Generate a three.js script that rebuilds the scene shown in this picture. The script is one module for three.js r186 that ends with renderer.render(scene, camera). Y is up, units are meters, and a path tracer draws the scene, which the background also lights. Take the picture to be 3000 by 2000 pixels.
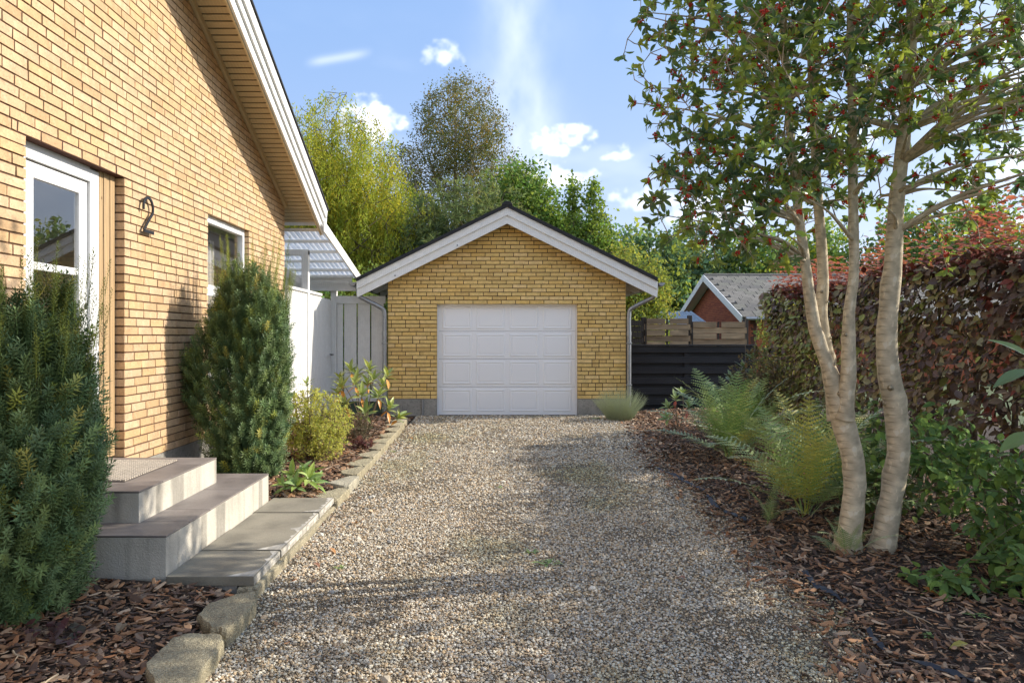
import * as THREE from 'three';
import { mergeGeometries } from 'three/addons/utils/BufferGeometryUtils.js';
import { RoundedBoxGeometry } from 'three/addons/geometries/RoundedBoxGeometry.js';

// ---------------------------------------------------------------- camera
const scene = new THREE.Scene();
const camera = new THREE.PerspectiveCamera(49.28, 3000 / 2000, 0.1, 3000);
camera.position.set(0, 1.33, 0);
camera.lookAt(0, 1.33, -10);
camera.setViewOffset(3000, 2000, 50, 15, 3000, 2000);
scene.add(camera);
const renderer = new THREE.WebGLRenderer({ antialias: true });
renderer.toneMapping = THREE.LinearToneMapping;
renderer.toneMappingExposure = 2.25;
renderer.shadowMap.enabled = true;

// ---------------------------------------------------------------- sun (comes from the right, behind the garage)
const sunDir = new THREE.Vector3(1, 0.61, -0.37).normalize();
const sun = new THREE.DirectionalLight(new THREE.Color(1.0, 0.92, 0.80), 2.9);
sun.position.copy(sunDir).multiplyScalar(60);
sun.target.position.set(0, 0, -7);
sun.castShadow = true;
sun.shadow.mapSize.set(4096, 4096);
sun.shadow.camera.left = -25; sun.shadow.camera.right = 25; sun.shadow.camera.top = 25; sun.shadow.camera.bottom = -25; sun.shadow.camera.far = 160;
sun.shadow.radius = 1.2;
scene.add(sun, sun.target);

// ---------------------------------------------------------------- random numbers and noise
function rng(seed) { let a = seed >>> 0; return () => { a = (a + 0x6D2B79F5) | 0; let t = Math.imul(a ^ (a >>> 15), 1 | a); t = (t + Math.imul(t ^ (t >>> 7), 61 | t)) ^ t; return ((t ^ (t >>> 14)) >>> 0) / 4294967296; }; }
const clamp = (x, a = 0, b = 1) => Math.min(b, Math.max(a, x));
const lerp = (a, b, t) => a + (b - a) * t;
const smooth = (a, b, x) => { const t = clamp((x - a) / (b - a)); return t * t * (3 - 2 * t); };
function hash2(x, y, s) { let h = Math.imul(x, 374761393) + Math.imul(y, 668265263) + Math.imul(s, 982451653); h = Math.imul(h ^ (h >>> 13), 1274126177); return ((h ^ (h >>> 16)) >>> 0) / 4294967296; }
function vnoise(x, y, per, s) {
  const xi = Math.floor(x), yi = Math.floor(y), fx = x - xi, fy = y - yi, u = fx * fx * (3 - 2 * fx), v = fy * fy * (3 - 2 * fy);
  const w = (i) => per ? ((i % per) + per) % per : i;
  const a = hash2(w(xi), w(yi), s), b = hash2(w(xi + 1), w(yi), s), c = hash2(w(xi), w(yi + 1), s), d = hash2(w(xi + 1), w(yi + 1), s);
  return (a * (1 - u) + b * u) * (1 - v) + (c * (1 - u) + d * u) * v;
}
function fbm(x, y, per, oct, s) { let r = 0, a = 0.5, n = 0; for (let i = 0; i < oct; i++) { r += a * vnoise(x, y, per, s + i * 17); n += a; a *= 0.5; x *= 2; y *= 2; per *= 2; } return r / n; }

// ---------------------------------------------------------------- sky: clear blue with a few small cumulus and a thin streak of cirrus
function makeSky() {
  const W = 4096, H = 2048, data = new Float32Array(W * H * 4), D = Math.PI / 180;
  const clouds = [[-9.3, 15.7, 2.1, 1.7, 1.0], [-4.0, 20.6, 1.4, 0.9, 0.55], [5.2, 14.6, 2.5, 1.25, 0.9], [4.0, 11.8, 3.4, 1.3, 0.7], [9.4, 13.6, 1.3, 0.7, 0.7], [12, 10.2, 3, 0.9, 0.55], [-20, 9, 6, 1.7, 0.6], [17.5, 9.2, 4, 1.6, 0.55], [24, 13, 4, 1.5, 0.35]];
  for (let i = 0; i < H; i++) {
    const el = (90 - (i + 0.5) / H * 180);
    for (let j = 0; j < W; j++) {
      const az = ((j + 0.5) / W * 360 - 180);        // replaced below by the true azimuth
      const phi = (j + 0.5) / W * 2 * Math.PI;        // u=0.5 is +x ... three: u = atan(z, x)/2pi + 0.5
      const ang = phi - Math.PI, ce = Math.cos(el * D), dx = Math.cos(ang) * ce, dz = Math.sin(ang) * ce, dy = Math.sin(el * D);
      const A = Math.atan2(dx, -dz) / D;              // azimuth seen from the camera, right positive
      let r, g, b;
      if (el < -0.5) { r = 0.2; g = 0.2; b = 0.15; }
      else {
        const e = Math.max(0, el), t = 1 - Math.exp(-e / 9);
        const cs = dx * sunDir.x + dy * sunDir.y + dz * sunDir.z, sep = Math.acos(clamp(cs, -1, 1)) / D;
        r = lerp(0.50, 0.115, t); g = lerp(0.545, 0.212, t); b = lerp(0.59, 0.405, t);
        const glow = 0.9 * Math.exp(-sep / 17) + 1.5 * Math.exp(-sep / 7);
        r += glow * 1.0; g += glow * 0.95; b += glow * 0.85;
        // cumulus
        let m = 0;
        for (const [ca, cel, rx, ry, op] of clouds) {
          const da = (A - ca) / rx, de = (el - cel) / ry, q = da * da + (de < 0 ? de * de * 1.7 : de * de);
          if (q < 3.2) { const n = fbm(A * 1.3 + 40, el * 1.8 + 9, 0, 5, 3); m = Math.max(m, op * smooth(-0.1, 1.5, 1 - q * 0.7 + (n - 0.5) * 2.4)); }
        }
        if (e > 3 && e < 55 && (A < -30 || A > 34)) {
          const k = 1 / Math.tan((e + 6) * D), n = fbm(Math.sin(A * D) * k * 3.2 + 50, Math.cos(A * D) * k * 3.2 + 50, 0, 5, 91);
          m = Math.max(m, smooth(0.46, 0.66, n) * smooth(3, 8, e) * smooth(55, 40, e) * smooth(28, 44, Math.abs(A)));
        }
        // thin streaks
        const sx = A - 2.0 - (el - 20) * 0.03 + (fbm(A * 0.25 + 7, el * 0.2, 0, 3, 5) - 0.5) * 4, st = Math.exp(-sx * sx / 6.5) * smooth(9, 15, el) * smooth(46, 22, el);
        m = Math.max(m, 0.2 * st * (0.25 + 1.5 * fbm(A * 0.6 + 60, el * 0.4 + 60, 0, 6, 8)));
        const s2 = el - 20.3 - (A + 11) * 0.22, st2 = Math.exp(-s2 * s2 / 0.02 * 0.25) * smooth(-14.6, -13, A) * smooth(-9, -11, A);
        m = Math.max(m, 0.22 * st2);
        m = Math.max(m, 0.13 * smooth(0.5, 0.85, fbm(A * 0.12 + 30, el * 0.3 + 30, 0, 4, 21)) * smooth(1, 5, e) * smooth(26, 12, e));
        const lit = 0.92;
        r = lerp(r, 0.95 * lit, m); g = lerp(g, 0.96 * lit, m); b = lerp(b, 0.98 * lit, m);
      }
      const o = ((H - 1 - i) * W + j) * 4; data[o] = r; data[o + 1] = g; data[o + 2] = b; data[o + 3] = 1;
    }
  }
  const t = new THREE.DataTexture(data, W, H, THREE.RGBAFormat, THREE.FloatType);
  t.mapping = THREE.EquirectangularReflectionMapping; t.magFilter = t.minFilter = THREE.LinearFilter; t.colorSpace = THREE.LinearSRGBColorSpace; t.needsUpdate = true;
  return t;
}
const skyTexture = makeSky();
scene.background = skyTexture; scene.environment = skyTexture;

// ---------------------------------------------------------------- helpers: objects
const taken = {};
function numbered(n) { const k = taken[n] = (taken[n] ?? -1) + 1; return k ? `${n}_${String(k).padStart(3, '0')}` : n; }
function shade(o) { o.castShadow = true; o.receiveShadow = true; return o; }
function thing(name, label, category, group, pos = [0, 0, 0], ry = 0) { const o = new THREE.Group(); o.name = numbered(name); o.userData = { label, category }; if (group) o.userData.group = group; o.position.set(...pos); o.rotation.y = ry; scene.add(o); return o; }
function mesh(name, geo, mat, parent, label) { const m = shade(new THREE.Mesh(geo, mat)); m.name = parent ? name : numbered(name); if (label) m.userData.label = label; (parent ?? scene).add(m); return m; }
function solo(name, geo, mat, label, category, group) { const m = mesh(name, geo, mat); m.userData = { label, category }; if (group) m.userData.group = group; return m; }
function structure(name, geo, mat, label, category) { const m = mesh(name, geo, mat); m.userData = { kind: 'structure', label, category }; return m; }
const V = (x, y, z) => new THREE.Vector3(x, y, z);

// ---------------------------------------------------------------- helpers: geometry
// uv in metres from the dominant axis of each face
function metric(geo, ou = 0, ov = 0) {
  const g = geo.index ? geo.toNonIndexed() : geo, p = g.attributes.position, n = p.count, uv = new Float32Array(n * 2);
  const a = V(), b = V(), c = V(), nn = V();
  for (let i = 0; i < n; i += 3) {
    a.fromBufferAttribute(p, i); b.fromBufferAttribute(p, i + 1); c.fromBufferAttribute(p, i + 2);
    nn.copy(b).sub(a).cross(c.clone().sub(a)); const ax = Math.abs(nn.x), ay = Math.abs(nn.y), az = Math.abs(nn.z);
    for (let k = 0; k < 3; k++) { const v = k === 0 ? a : k === 1 ? b : c; const [s, t] = ax >= ay && ax >= az ? [v.z, v.y] : ay >= az ? [v.x, v.z] : [v.x, v.y]; uv[(i + k) * 2] = s + ou; uv[(i + k) * 2 + 1] = t + ov; }
  }
  g.setAttribute('uv', new THREE.BufferAttribute(uv, 2)); if (!g.attributes.normal) g.computeVertexNormals();
  for (const k of Object.keys(g.attributes)) if (!['position', 'normal', 'uv', 'color'].includes(k)) g.deleteAttribute(k);
  return g;
}
// box from two corners
function bx(x0, x1, y0, y1, z0, z1, bevel = 0) {
  const w = Math.abs(x1 - x0), h = Math.abs(y1 - y0), d = Math.abs(z1 - z0);
  const g = bevel ? new RoundedBoxGeometry(w, h, d, 1, Math.min(bevel, w / 2.01, h / 2.01, d / 2.01)) : new THREE.BoxGeometry(w, h, d);
  g.translate((x0 + x1) / 2, (y0 + y1) / 2, (z0 + z1) / 2); return metric(g);
}
// square bar between two points
function bar(a, b, w, h, up = V(0, 1, 0), bevel = 0.003) {
  const L = a.distanceTo(b), g0 = new RoundedBoxGeometry(w, h, L, 1, bevel), m = new THREE.Matrix4();
  const z = b.clone().sub(a).normalize(), x = up.clone().cross(z).normalize(), y = z.clone().cross(x);
  const g = metric(g0); m.makeBasis(x, y, z).setPosition(a.clone().add(b).multiplyScalar(0.5)); g.applyMatrix4(m); return g;
}
function prism(pts, depth, bevel = 0) { const s = new THREE.Shape(pts.map(p => new THREE.Vector2(p[0], p[1]))); return metric(new THREE.ExtrudeGeometry(s, { depth, bevelEnabled: bevel > 0, bevelSize: bevel, bevelThickness: bevel, bevelSegments: 1, steps: 1 })); }
const merge = (l) => mergeGeometries(l.map(g => g.index ? g.toNonIndexed() : g));
// tapered tubes
class Tubes {
  constructor() { this.p = []; this.n = []; this.u = []; this.i = []; }
  add(pts, radii, sides = 6, lump = null, cap = true) {
    const N = pts.length, base = this.p.length / 3; let ref = V(0.31, 0.2, 0.93), len = 0; const rMid = typeof radii === 'number' ? radii : radii[Math.floor(N / 2)], wrapN = Math.max(1, Math.round(rMid * 18.8));
    for (let k = 0; k < N; k++) {
      const t = (k === 0 ? pts[1].clone().sub(pts[0]) : k === N - 1 ? pts[N - 1].clone().sub(pts[N - 2]) : pts[k + 1].clone().sub(pts[k - 1])).normalize();
      if (k) len += pts[k].distanceTo(pts[k - 1]);
      const x = ref.clone().sub(t.clone().multiplyScalar(ref.dot(t))); if (x.lengthSq() < 1e-4) x.set(1, 0, 0).cross(t); x.normalize(); ref = x; const y = t.clone().cross(x), r = typeof radii === 'number' ? radii : radii[k];
      for (let s = 0; s <= sides; s++) {
        const a = s / sides * Math.PI * 2, c = Math.cos(a), d = Math.sin(a), rr = r * (lump ? lump(k / (N - 1), a, len) : 1);
        const nx = x.x * c + y.x * d, ny = x.y * c + y.y * d, nz = x.z * c + y.z * d;
        this.p.push(pts[k].x + nx * rr, pts[k].y + ny * rr, pts[k].z + nz * rr); this.n.push(nx, ny, nz); this.u.push(s / sides * wrapN / 3, len);
        if (k < N - 1 && s < sides) { const q = base + k * (sides + 1) + s; this.i.push(q, q + 1, q + sides + 1, q + 1, q + sides + 2, q + sides + 1); }
      }
    }
    if (cap) for (const [k, sgn] of [[0, -1], [N - 1, 1]]) {
      const t = (k ? pts[N - 1].clone().sub(pts[N - 2]) : pts[1].clone().sub(pts[0])).normalize().multiplyScalar(sgn), c0 = this.p.length / 3, q = base + k * (sides + 1);
      this.p.push(pts[k].x, pts[k].y, pts[k].z); this.n.push(t.x, t.y, t.z); this.u.push(0, len);
      for (let s = 0; s < sides; s++) sgn > 0 ? this.i.push(c0, q + s, q + s + 1) : this.i.push(c0, q + s + 1, q + s);
    }
    return this;
  }
  geo() { const g = new THREE.BufferGeometry(); g.setAttribute('position', new THREE.Float32BufferAttribute(this.p, 3)); g.setAttribute('normal', new THREE.Float32BufferAttribute(this.n, 3)); g.setAttribute('uv', new THREE.Float32BufferAttribute(this.u, 2)); g.setIndex(this.i); return g; }
}
function curve(pts, n) { return new THREE.CatmullRomCurve3(pts, false, 'centripetal').getPoints(n); }

// ---------------------------------------------------------------- helpers: textures and materials
function tex(w, h, fn, srgb = true, rep = 1) {
  const d = new Uint8Array(w * h * 4);
  for (let y = 0; y < h; y++) for (let x = 0; x < w; x++) { const c = fn(x / w, y / h, x, y), o = (y * w + x) * 4; d[o] = clamp(c[0]) * 255; d[o + 1] = clamp(c[1]) * 255; d[o + 2] = clamp(c[2]) * 255; d[o + 3] = 255; }
  const t = new THREE.DataTexture(d, w, h); t.wrapS = t.wrapT = THREE.RepeatWrapping; t.magFilter = t.minFilter = THREE.LinearFilter; if (srgb) t.colorSpace = THREE.SRGBColorSpace; t.repeat.set(rep, rep); t.needsUpdate = true; return t;
}
const gray = (v) => [v, v, v];
const lin = (r, g, b) => new THREE.Color().setRGB(r, g, b);
const std = (o) => new THREE.MeshStandardMaterial(o), phys = (o) => new THREE.MeshPhysicalMaterial(o);
// multiplicative grain maps (near white), shared by many materials; repeat = 1 / size in metres
const grainT = tex(512, 512, (u, v) => { const a = fbm(u * 8, v * 8, 8, 6, 1), b = fbm(u * 96, v * 96, 96, 2, 9), c = smooth(0.62, 0.75, fbm(u * 40, v * 40, 40, 2, 77)); return gray(0.80 + 0.2 * a + 0.12 * (b - 0.5) - 0.10 * c); });
const fineB = tex(512, 512, (u, v) => gray(0.6 * fbm(u * 64, v * 64, 64, 3, 4) + 0.4 * fbm(u * 12, v * 12, 12, 3, 5)), false);
const rp = (t, r, r2) => { const c = t.clone(); c.repeat.set(r, r2 ?? r); c.needsUpdate = true; return c; };
// ---------------------------------------------------------------- ground
// gravel falls gently towards the camera; beds are banked up at both sides
function gravelY(z) { return -0.1 * (1 - clamp((-z - 3) / 9.5)); }
const leftEdge = -1.33;
function rightEdge(z) { const d = -z; return lerp(1.5, 1.72, smooth(2.5, 5.5, d)) + 0.07 * smooth(6, 8.5, d) + 0.42 * smooth(8.5, 12.2, d) + 0.05 * Math.sin(d * 2.1) + 0.03 * Math.sin(d * 5.3 + 1); }
function groundY(x, z) {
  let y = gravelY(z) + 0.012 * (fbm(x * 0.9 + 20, z * 0.9 + 90, 0, 3, 12) - 0.5) * 2;
  y += 0.075 * smooth(leftEdge + 0.02, leftEdge - 0.25, x) * smooth(12.2, 10, -z) + 0.03 * smooth(-1.5, -2.3, x);
  const re = rightEdge(z); y += 0.055 * smooth(re - 0.1, re + 0.7, x) + 0.02 * smooth(re + 0.5, re + 1.5, x);
  return y;
}
function sheet(x0, x1, z0, z1, nx, nz, fy) {
  const g = new THREE.PlaneGeometry(1, 1, nx, nz), p = g.attributes.position, uv = g.attributes.uv;
  for (let i = 0; i < p.count; i++) { const x = lerp(x0, x1, p.getX(i) + 0.5), z = lerp(z0, z1, p.getY(i) + 0.5); p.setXYZ(i, x, fy(x, z), z); uv.setXY(i, x, z); }
  g.computeVertexNormals(); return g;
}
const soilT = tex(512, 512, (u, v) => { const a = fbm(u * 16, v * 16, 16, 5, 31), b = hash2(Math.floor(u * 170), Math.floor(v * 170), 3); const k = 0.45 + 0.7 * a * (0.7 + 0.5 * b); return [0.30 * k, 0.24 * k, 0.19 * k]; });
const gravelT = tex(1024, 1024, (u, v) => {
  // worley cells: small stones
  const N = 90, x = u * N, y = v * N, xi = Math.floor(x), yi = Math.floor(y); let best = 9, bid = 0;
  for (let j = -1; j <= 1; j++) for (let i = -1; i <= 1; i++) { const cx = ((xi + i) % N + N) % N, cy = ((yi + j) % N + N) % N, dx = xi + i + hash2(cx, cy, 1) - x, dy = yi + j + hash2(cx, cy, 2) - y, d = dx * dx + dy * dy; if (d < best) { best = d; bid = hash2(cx, cy, 7); } }
  const k = smooth(0.5, 0.25, Math.sqrt(best)), tone = 0.46 + 0.42 * bid; return [lerp(0.36, tone, k), lerp(0.31, tone * 0.92, k), lerp(0.24, tone * 0.78, k)];
});
const gravelB = tex(1024, 1024, (u, v) => {
  const N = 90, x = u * N, y = v * N, xi = Math.floor(x), yi = Math.floor(y); let best = 9;
  for (let j = -1; j <= 1; j++) for (let i = -1; i <= 1; i++) { const cx = ((xi + i) % N + N) % N, cy = ((yi + j) % N + N) % N, dx = xi + i + hash2(cx, cy, 1) - x, dy = yi + j + hash2(cx, cy, 2) - y, d = dx * dx + dy * dy; if (d < best) best = d; }
  return gray(smooth(0.6, 0.1, Math.sqrt(best)));
}, false);
const M = {};
M.gravelBase = std({ map: gravelT, bumpMap: gravelB, bumpScale: 0.01, roughness: 0.95 });
M.soil = std({ map: rp(soilT, 1.4), bumpMap: rp(fineB, 1.4), bumpScale: 0.02, roughness: 1 });
M.lawn = std({ map: rp(grainT, 0.15), color: lin(0.075, 0.11, 0.03), roughness: 1 });
structure('ground', sheet(-700, 700, -1400, 700, 8, 8, () => -0.22), M.lawn, 'grassy ground stretching away behind the fences', 'ground');
structure('driveway', sheet(leftEdge - 0.05, 2.6, 2.5, -12.58, 40, 120, (x, z) => { const re = rightEdge(z); return groundY(x, z) - 0.004 - 0.05 * smooth(re + 0.02, re + 0.4, x) - 0.06 * smooth(leftEdge + 0.02, leftEdge - 0.03, x); }), M.gravelBase, 'gravel driveway leading up to the garage', 'driveway');
structure('mulch_bed', sheet(-2.95, leftEdge + 0.0, 2.5, -12.9, 16, 120, (x, z) => groundY(x, z) - 0.012), M.soil, 'bark mulch bed between the house wall and the edging stones', 'flower bed');
structure('mulch_bed', sheet(1.4, 7.5, 2.5, -14.5, 60, 130, (x, z) => groundY(x, z) - 0.012 - 0.06 * smooth(rightEdge(z) + 0.02, rightEdge(z) - 0.15, x)), M.soil, 'dark mulch bed under the two holly trees', 'flower bed');

// instanced stuff -------------------------------------------------
const tmpM = new THREE.Matrix4(), tmpQ = new THREE.Quaternion(), tmpS = new THREE.Vector3(), tmpP = new THREE.Vector3();
function instances(name, geo, mat, list, parent) {   // list: [Matrix4, Color]
  const im = new THREE.InstancedMesh(geo, mat, list.length); im.name = parent ? name : numbered(name); shade(im);
  list.forEach(([m, c], i) => { im.setMatrixAt(i, m); if (c) im.setColorAt(i, c); });
  im.userData.kind = 'stuff'; (parent ?? scene).add(im); return im;
}
function stuff(name, geo, mat, list, label, category) { const im = instances(name, geo, mat, list); im.userData = { kind: 'stuff', label, category }; return im; }
function pebble(seed) {
  const g = new THREE.IcosahedronGeometry(1, 0), r = rng(seed), p = g.attributes.position, key = {}; g.deleteAttribute('uv');
  for (let i = 0; i < p.count; i++) { const k = [p.getX(i).toFixed(3), p.getY(i).toFixed(3), p.getZ(i).toFixed(3)].join(); key[k] ??= 0.78 + 0.4 * r(); p.setXYZ(i, p.getX(i) * key[k], p.getY(i) * key[k] * 0.62, p.getZ(i) * key[k] * 0.85); }
  g.computeVertexNormals(); return g;
}
M.tint = std({ color: 0xffffff, roughness: 0.85 });
M.tintRough = std({ color: 0xffffff, roughness: 0.95 });
{
  const r = rng(11), tones = [[0.54, 0.44, 0.31], [0.62, 0.55, 0.45], [0.40, 0.34, 0.27], [0.72, 0.66, 0.57], [0.46, 0.34, 0.21], [0.30, 0.29, 0.28], [0.54, 0.40, 0.27], [0.26, 0.21, 0.16], [0.48, 0.45, 0.41], [0.42, 0.31, 0.20], [0.66, 0.60, 0.50]];
  const geos = [pebble(1), pebble(2), pebble(3)], lists = [[], [], []];
  const put = (x, z, s) => {
    const y = groundY(x, z) + s * (0.1 + 0.5 * r()) - 0.003, t = tones[Math.floor(r() * tones.length)], pt = fbm(x * 1.1 + 60, z * 0.8 + 60, 0, 4, 45), ms = 0.75 * smooth(0.5, 0.85, pt), k = (0.8 + 0.4 * r()) * (1 - 0.34 * ms);
    tmpQ.setFromEuler(new THREE.Euler((r() - 0.5) * 0.9, r() * 6.28, (r() - 0.5) * 0.9)); tmpM.compose(tmpP.set(x, y, z), tmpQ, tmpS.set(s, s, s));
    lists[Math.floor(r() * 3)].push([tmpM.clone(), lin(t[0] * k, t[1] * k * (1 + 0.05 * ms), t[2] * k * (0.94 - 0.22 * ms))]);
  };
  // rows: dense near the camera, larger and thinner further off
  for (const [d0, d1, n, s0, s1] of [[2.2, 4, 46000, 0.0045, 0.0098], [4, 6, 42000, 0.005, 0.0105], [6, 9, 34000, 0.0065, 0.0125], [9, 12.5, 17000, 0.0085, 0.016]])
    for (let i = 0; i < n; i++) {
      const z = -lerp(d0, d1, r()), re = rightEdge(z), x = lerp(leftEdge + 0.02, re + 0.3, r());
      if (x > re - 0.18 && r() < smooth(re - 0.18, re + 0.28, x)) continue;
      if (fbm(x * 1.7 + 5, z * 1.7 + 5, 0, 3, 44) > 0.6 && r() < 0.5) continue;
      put(x, z, lerp(s0, s1, Math.pow(r(), 1.8)));
    }
  for (let i = 0; i < 70; i++) put(lerp(leftEdge + 0.1, 1.7, r()), -lerp(2.5, 10, r()), lerp(0.016, 0.028, r()));
  const im = lists.map((l, i) => stuff('gravel', geos[i], M.tint, l, ['rounded beige and grey pebbles covering the driveway', 'small mixed brown and pale pebbles covering the driveway', 'angular grey and tan pebbles covering the driveway'][i], 'gravel'));
}
// bark chips, thin curled slivers
function chip(seed) {
  const r = rng(seed), n = 4, pos = [], idx = [], bend = (r() - 0.5) * 0.35, L = 1, W = 0.24 + 0.26 * r(), th = 0.05 + 0.04 * r();
  for (let k = 0; k <= n; k++) { const t = k / n - 0.5, w = W * (0.4 + 0.7 * Math.sqrt(1 - Math.pow(2 * Math.abs(t), 2.2) * 0.9)) * (0.8 + 0.4 * r()), y = bend * t * t * 1.6, tw = (r() - 0.5) * 0.03;
    pos.push(t * L, y, -w / 2 + tw, t * L, y, w / 2 + tw, t * L, y + th, w / 3 + tw, t * L, y + th, -w / 3 + tw); }
  for (let k = 0; k < n; k++) for (let s = 0; s < 4; s++) { const a = k * 4 + s, b = k * 4 + (s + 1) % 4; idx.push(a, b, a + 4, b, b + 4, a + 4); }
  idx.push(0, 1, 2, 0, 2, 3, n * 4, n * 4 + 2, n * 4 + 1, n * 4, n * 4 + 3, n * 4 + 2);
  const g = new THREE.BufferGeometry(); g.setAttribute('position', new THREE.Float32BufferAttribute(pos, 3)); g.setIndex(idx); const q = g.toNonIndexed(); q.computeVertexNormals(); return q;
}
{
  const tones = [[0.19, 0.10, 0.052], [0.27, 0.145, 0.072], [0.11, 0.06, 0.036], [0.34, 0.20, 0.11], [0.075, 0.048, 0.035], [0.24, 0.11, 0.048], [0.40, 0.28, 0.18], [0.15, 0.09, 0.06], [0.21, 0.15, 0.105]];
  const mk = (seed, place, n) => {
    const r = rng(seed), lists = [[], []];
    for (let i = 0; i < n; i++) {
      const q = place(r); if (!q) continue; const [x, z, sc] = q, t = tones[Math.floor(r() * tones.length)], k = 0.75 + 0.6 * r(), L = sc * lerp(0.014, 0.066, Math.pow(r(), 2.5));
      tmpQ.setFromEuler(new THREE.Euler((r() - 0.5) * 0.9, r() * 6.28, (r() - 0.5) * 0.7)); tmpM.compose(tmpP.set(x, groundY(x, z) + 0.014 * r() + 0.2 * L * r() - 0.004, z), tmpQ, tmpS.set(L, L * (0.35 + 0.5 * r()), L * (0.7 + 0.6 * r())));
      lists[r() < 0.5 ? 0 : 1].push([tmpM.clone(), lin(t[0] * k, t[1] * k, t[2] * k)]);
    }
    return lists;
  };
  const left = mk(21, (r) => { const d = 2.3 + 9.8 * Math.pow(r(), 1.35), x = lerp(-2.85, leftEdge - 0.02, r()); return (d < 4.0 || d > 6.06 || (d > 5.96 && x < -1.82)) ? [x, -d, 1 + 0.05 * d] : null; }, 30000);
  const right = mk(22, (r) => { const d = 2.4 + 10.5 * Math.pow(r(), 1.3), re = rightEdge(-d), x = re - 0.22 + 2.6 * Math.pow(r(), 1.15); if (x < re && r() > smooth(re - 0.24, re + 0.1, x)) return null; return [x, -d, 1 + 0.04 * d]; }, 38000);
  const spill = mk(23, (r) => { const d = 2.6 + 9 * r(), x = r() < 0.45 ? leftEdge + 0.02 + Math.abs(r() - r()) * 0.35 : lerp(leftEdge, rightEdge(-d), r()); return [x, -d, 0.75]; }, 900);
  [left, right, spill].forEach((ls, k) => ls.forEach((l, i) => stuff('bark_mulch', chip(61 + i + 5 * k), M.tintRough, l, [['brown bark chips', 'dark bark slivers'], ['dark bark chips', 'reddish bark slivers'], ['stray bark chips', 'stray bark slivers']][k][i] + [' in the bed along the house', ' in the bed below the holly trees', ' scattered over the gravel'][k], 'bark mulch')));
}
// ---------------------------------------------------------------- bricks
const brickMapT = tex(512, 512, (u, v) => { const a = fbm(u * 10, v * 10, 10, 5, 61), b = fbm(u * 90, v * 90, 90, 2, 62), s = smooth(0.66, 0.74, fbm(u * 26, v * 26, 26, 3, 63)), d = smooth(0.7, 0.8, fbm(u * 60, v * 60, 60, 2, 64)); const k = 0.84 + 0.18 * a + 0.10 * (b - 0.5); return [k + 0.05 * s - 0.07 * d, k + 0.05 * s - 0.08 * d, k + 0.08 * s - 0.08 * d]; });
const mortarT = tex(256, 256, (u, v) => { const a = fbm(u * 32, v * 32, 32, 3, 71), b = fbm(u * 6, v * 6, 6, 3, 72); return gray(0.7 + 0.3 * a + 0.14 * (b - 0.5)); });
const brickTones = (base, spread) => spread.map(([r, g, b]) => std({ map: rp(brickMapT, 1.3), bumpMap: rp(fineB, 3), bumpScale: 0.002, color: lin(base[0] * r, base[1] * g, base[2] * b), roughness: 0.88 }));
const spread = [[1, 1, 1], [1.05, 1.03, 1.0], [0.95, 0.93, 0.88], [1.02, 0.97, 0.86], [1.06, 1.07, 1.12], [0.98, 1.0, 1.04], [0.92, 0.87, 0.8]];
M.houseBrick = brickTones([0.645, 0.44, 0.25], spread);
M.garageBrick = brickTones([0.82, 0.57, 0.205], [[1, 1, 1], [1.06, 1.05, 1.05], [0.93, 0.92, 0.9], [1.0, 0.95, 0.85], [1.08, 1.1, 1.3], [0.86, 0.82, 0.78], [1.02, 1.03, 1.1]]);
M.redBrick = brickTones([0.36, 0.095, 0.04], [[1, 1, 1], [0.85, 0.8, 0.85], [1.1, 1.15, 1.1]]);
M.houseMortar = std({ map: rp(mortarT, 2), bumpMap: rp(fineB, 4), bumpScale: 0.004, color: lin(0.20, 0.12, 0.07), roughness: 1 });
M.darkMortar = std({ map: rp(mortarT, 2), color: lin(0.115, 0.05, 0.034), roughness: 1 });
M.garageMortar = std({ map: rp(mortarT, 2), bumpMap: rp(fineB, 4), bumpScale: 0.004, color: lin(0.135, 0.08, 0.05), roughness: 1 });
M.concrete = std({ map: rp(grainT, 1.2), bumpMap: rp(fineB, 2), bumpScale: 0.003, color: lin(0.36, 0.34, 0.30), roughness: 0.95 });
// brick pieces in wall coordinates: s runs along the wall, y up, front face at 0, body towards -depth.
function brickGeo(w, h, depth, r) {
  const g = new THREE.BoxGeometry(w, h, depth).toNonIndexed(), p = g.attributes.position, key = {};
  for (let i = 0; i < p.count; i++) { const k = (p.getX(i) > 0 ? 1 : 0) + (p.getY(i) > 0 ? 2 : 0) + (p.getZ(i) > 0 ? 4 : 0); key[k] ??= [(r() - 0.5) * 0.004, (r() - 0.5) * 0.0035, (r() - 0.5) * 0.0025]; const o = key[k]; p.setXYZ(i, p.getX(i) + o[0], p.getY(i) + o[1], p.getZ(i) + o[2] - depth / 2); }
  const q = metric(g, r() * 7, r() * 7); q.computeVertexNormals(); return q;
}
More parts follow.
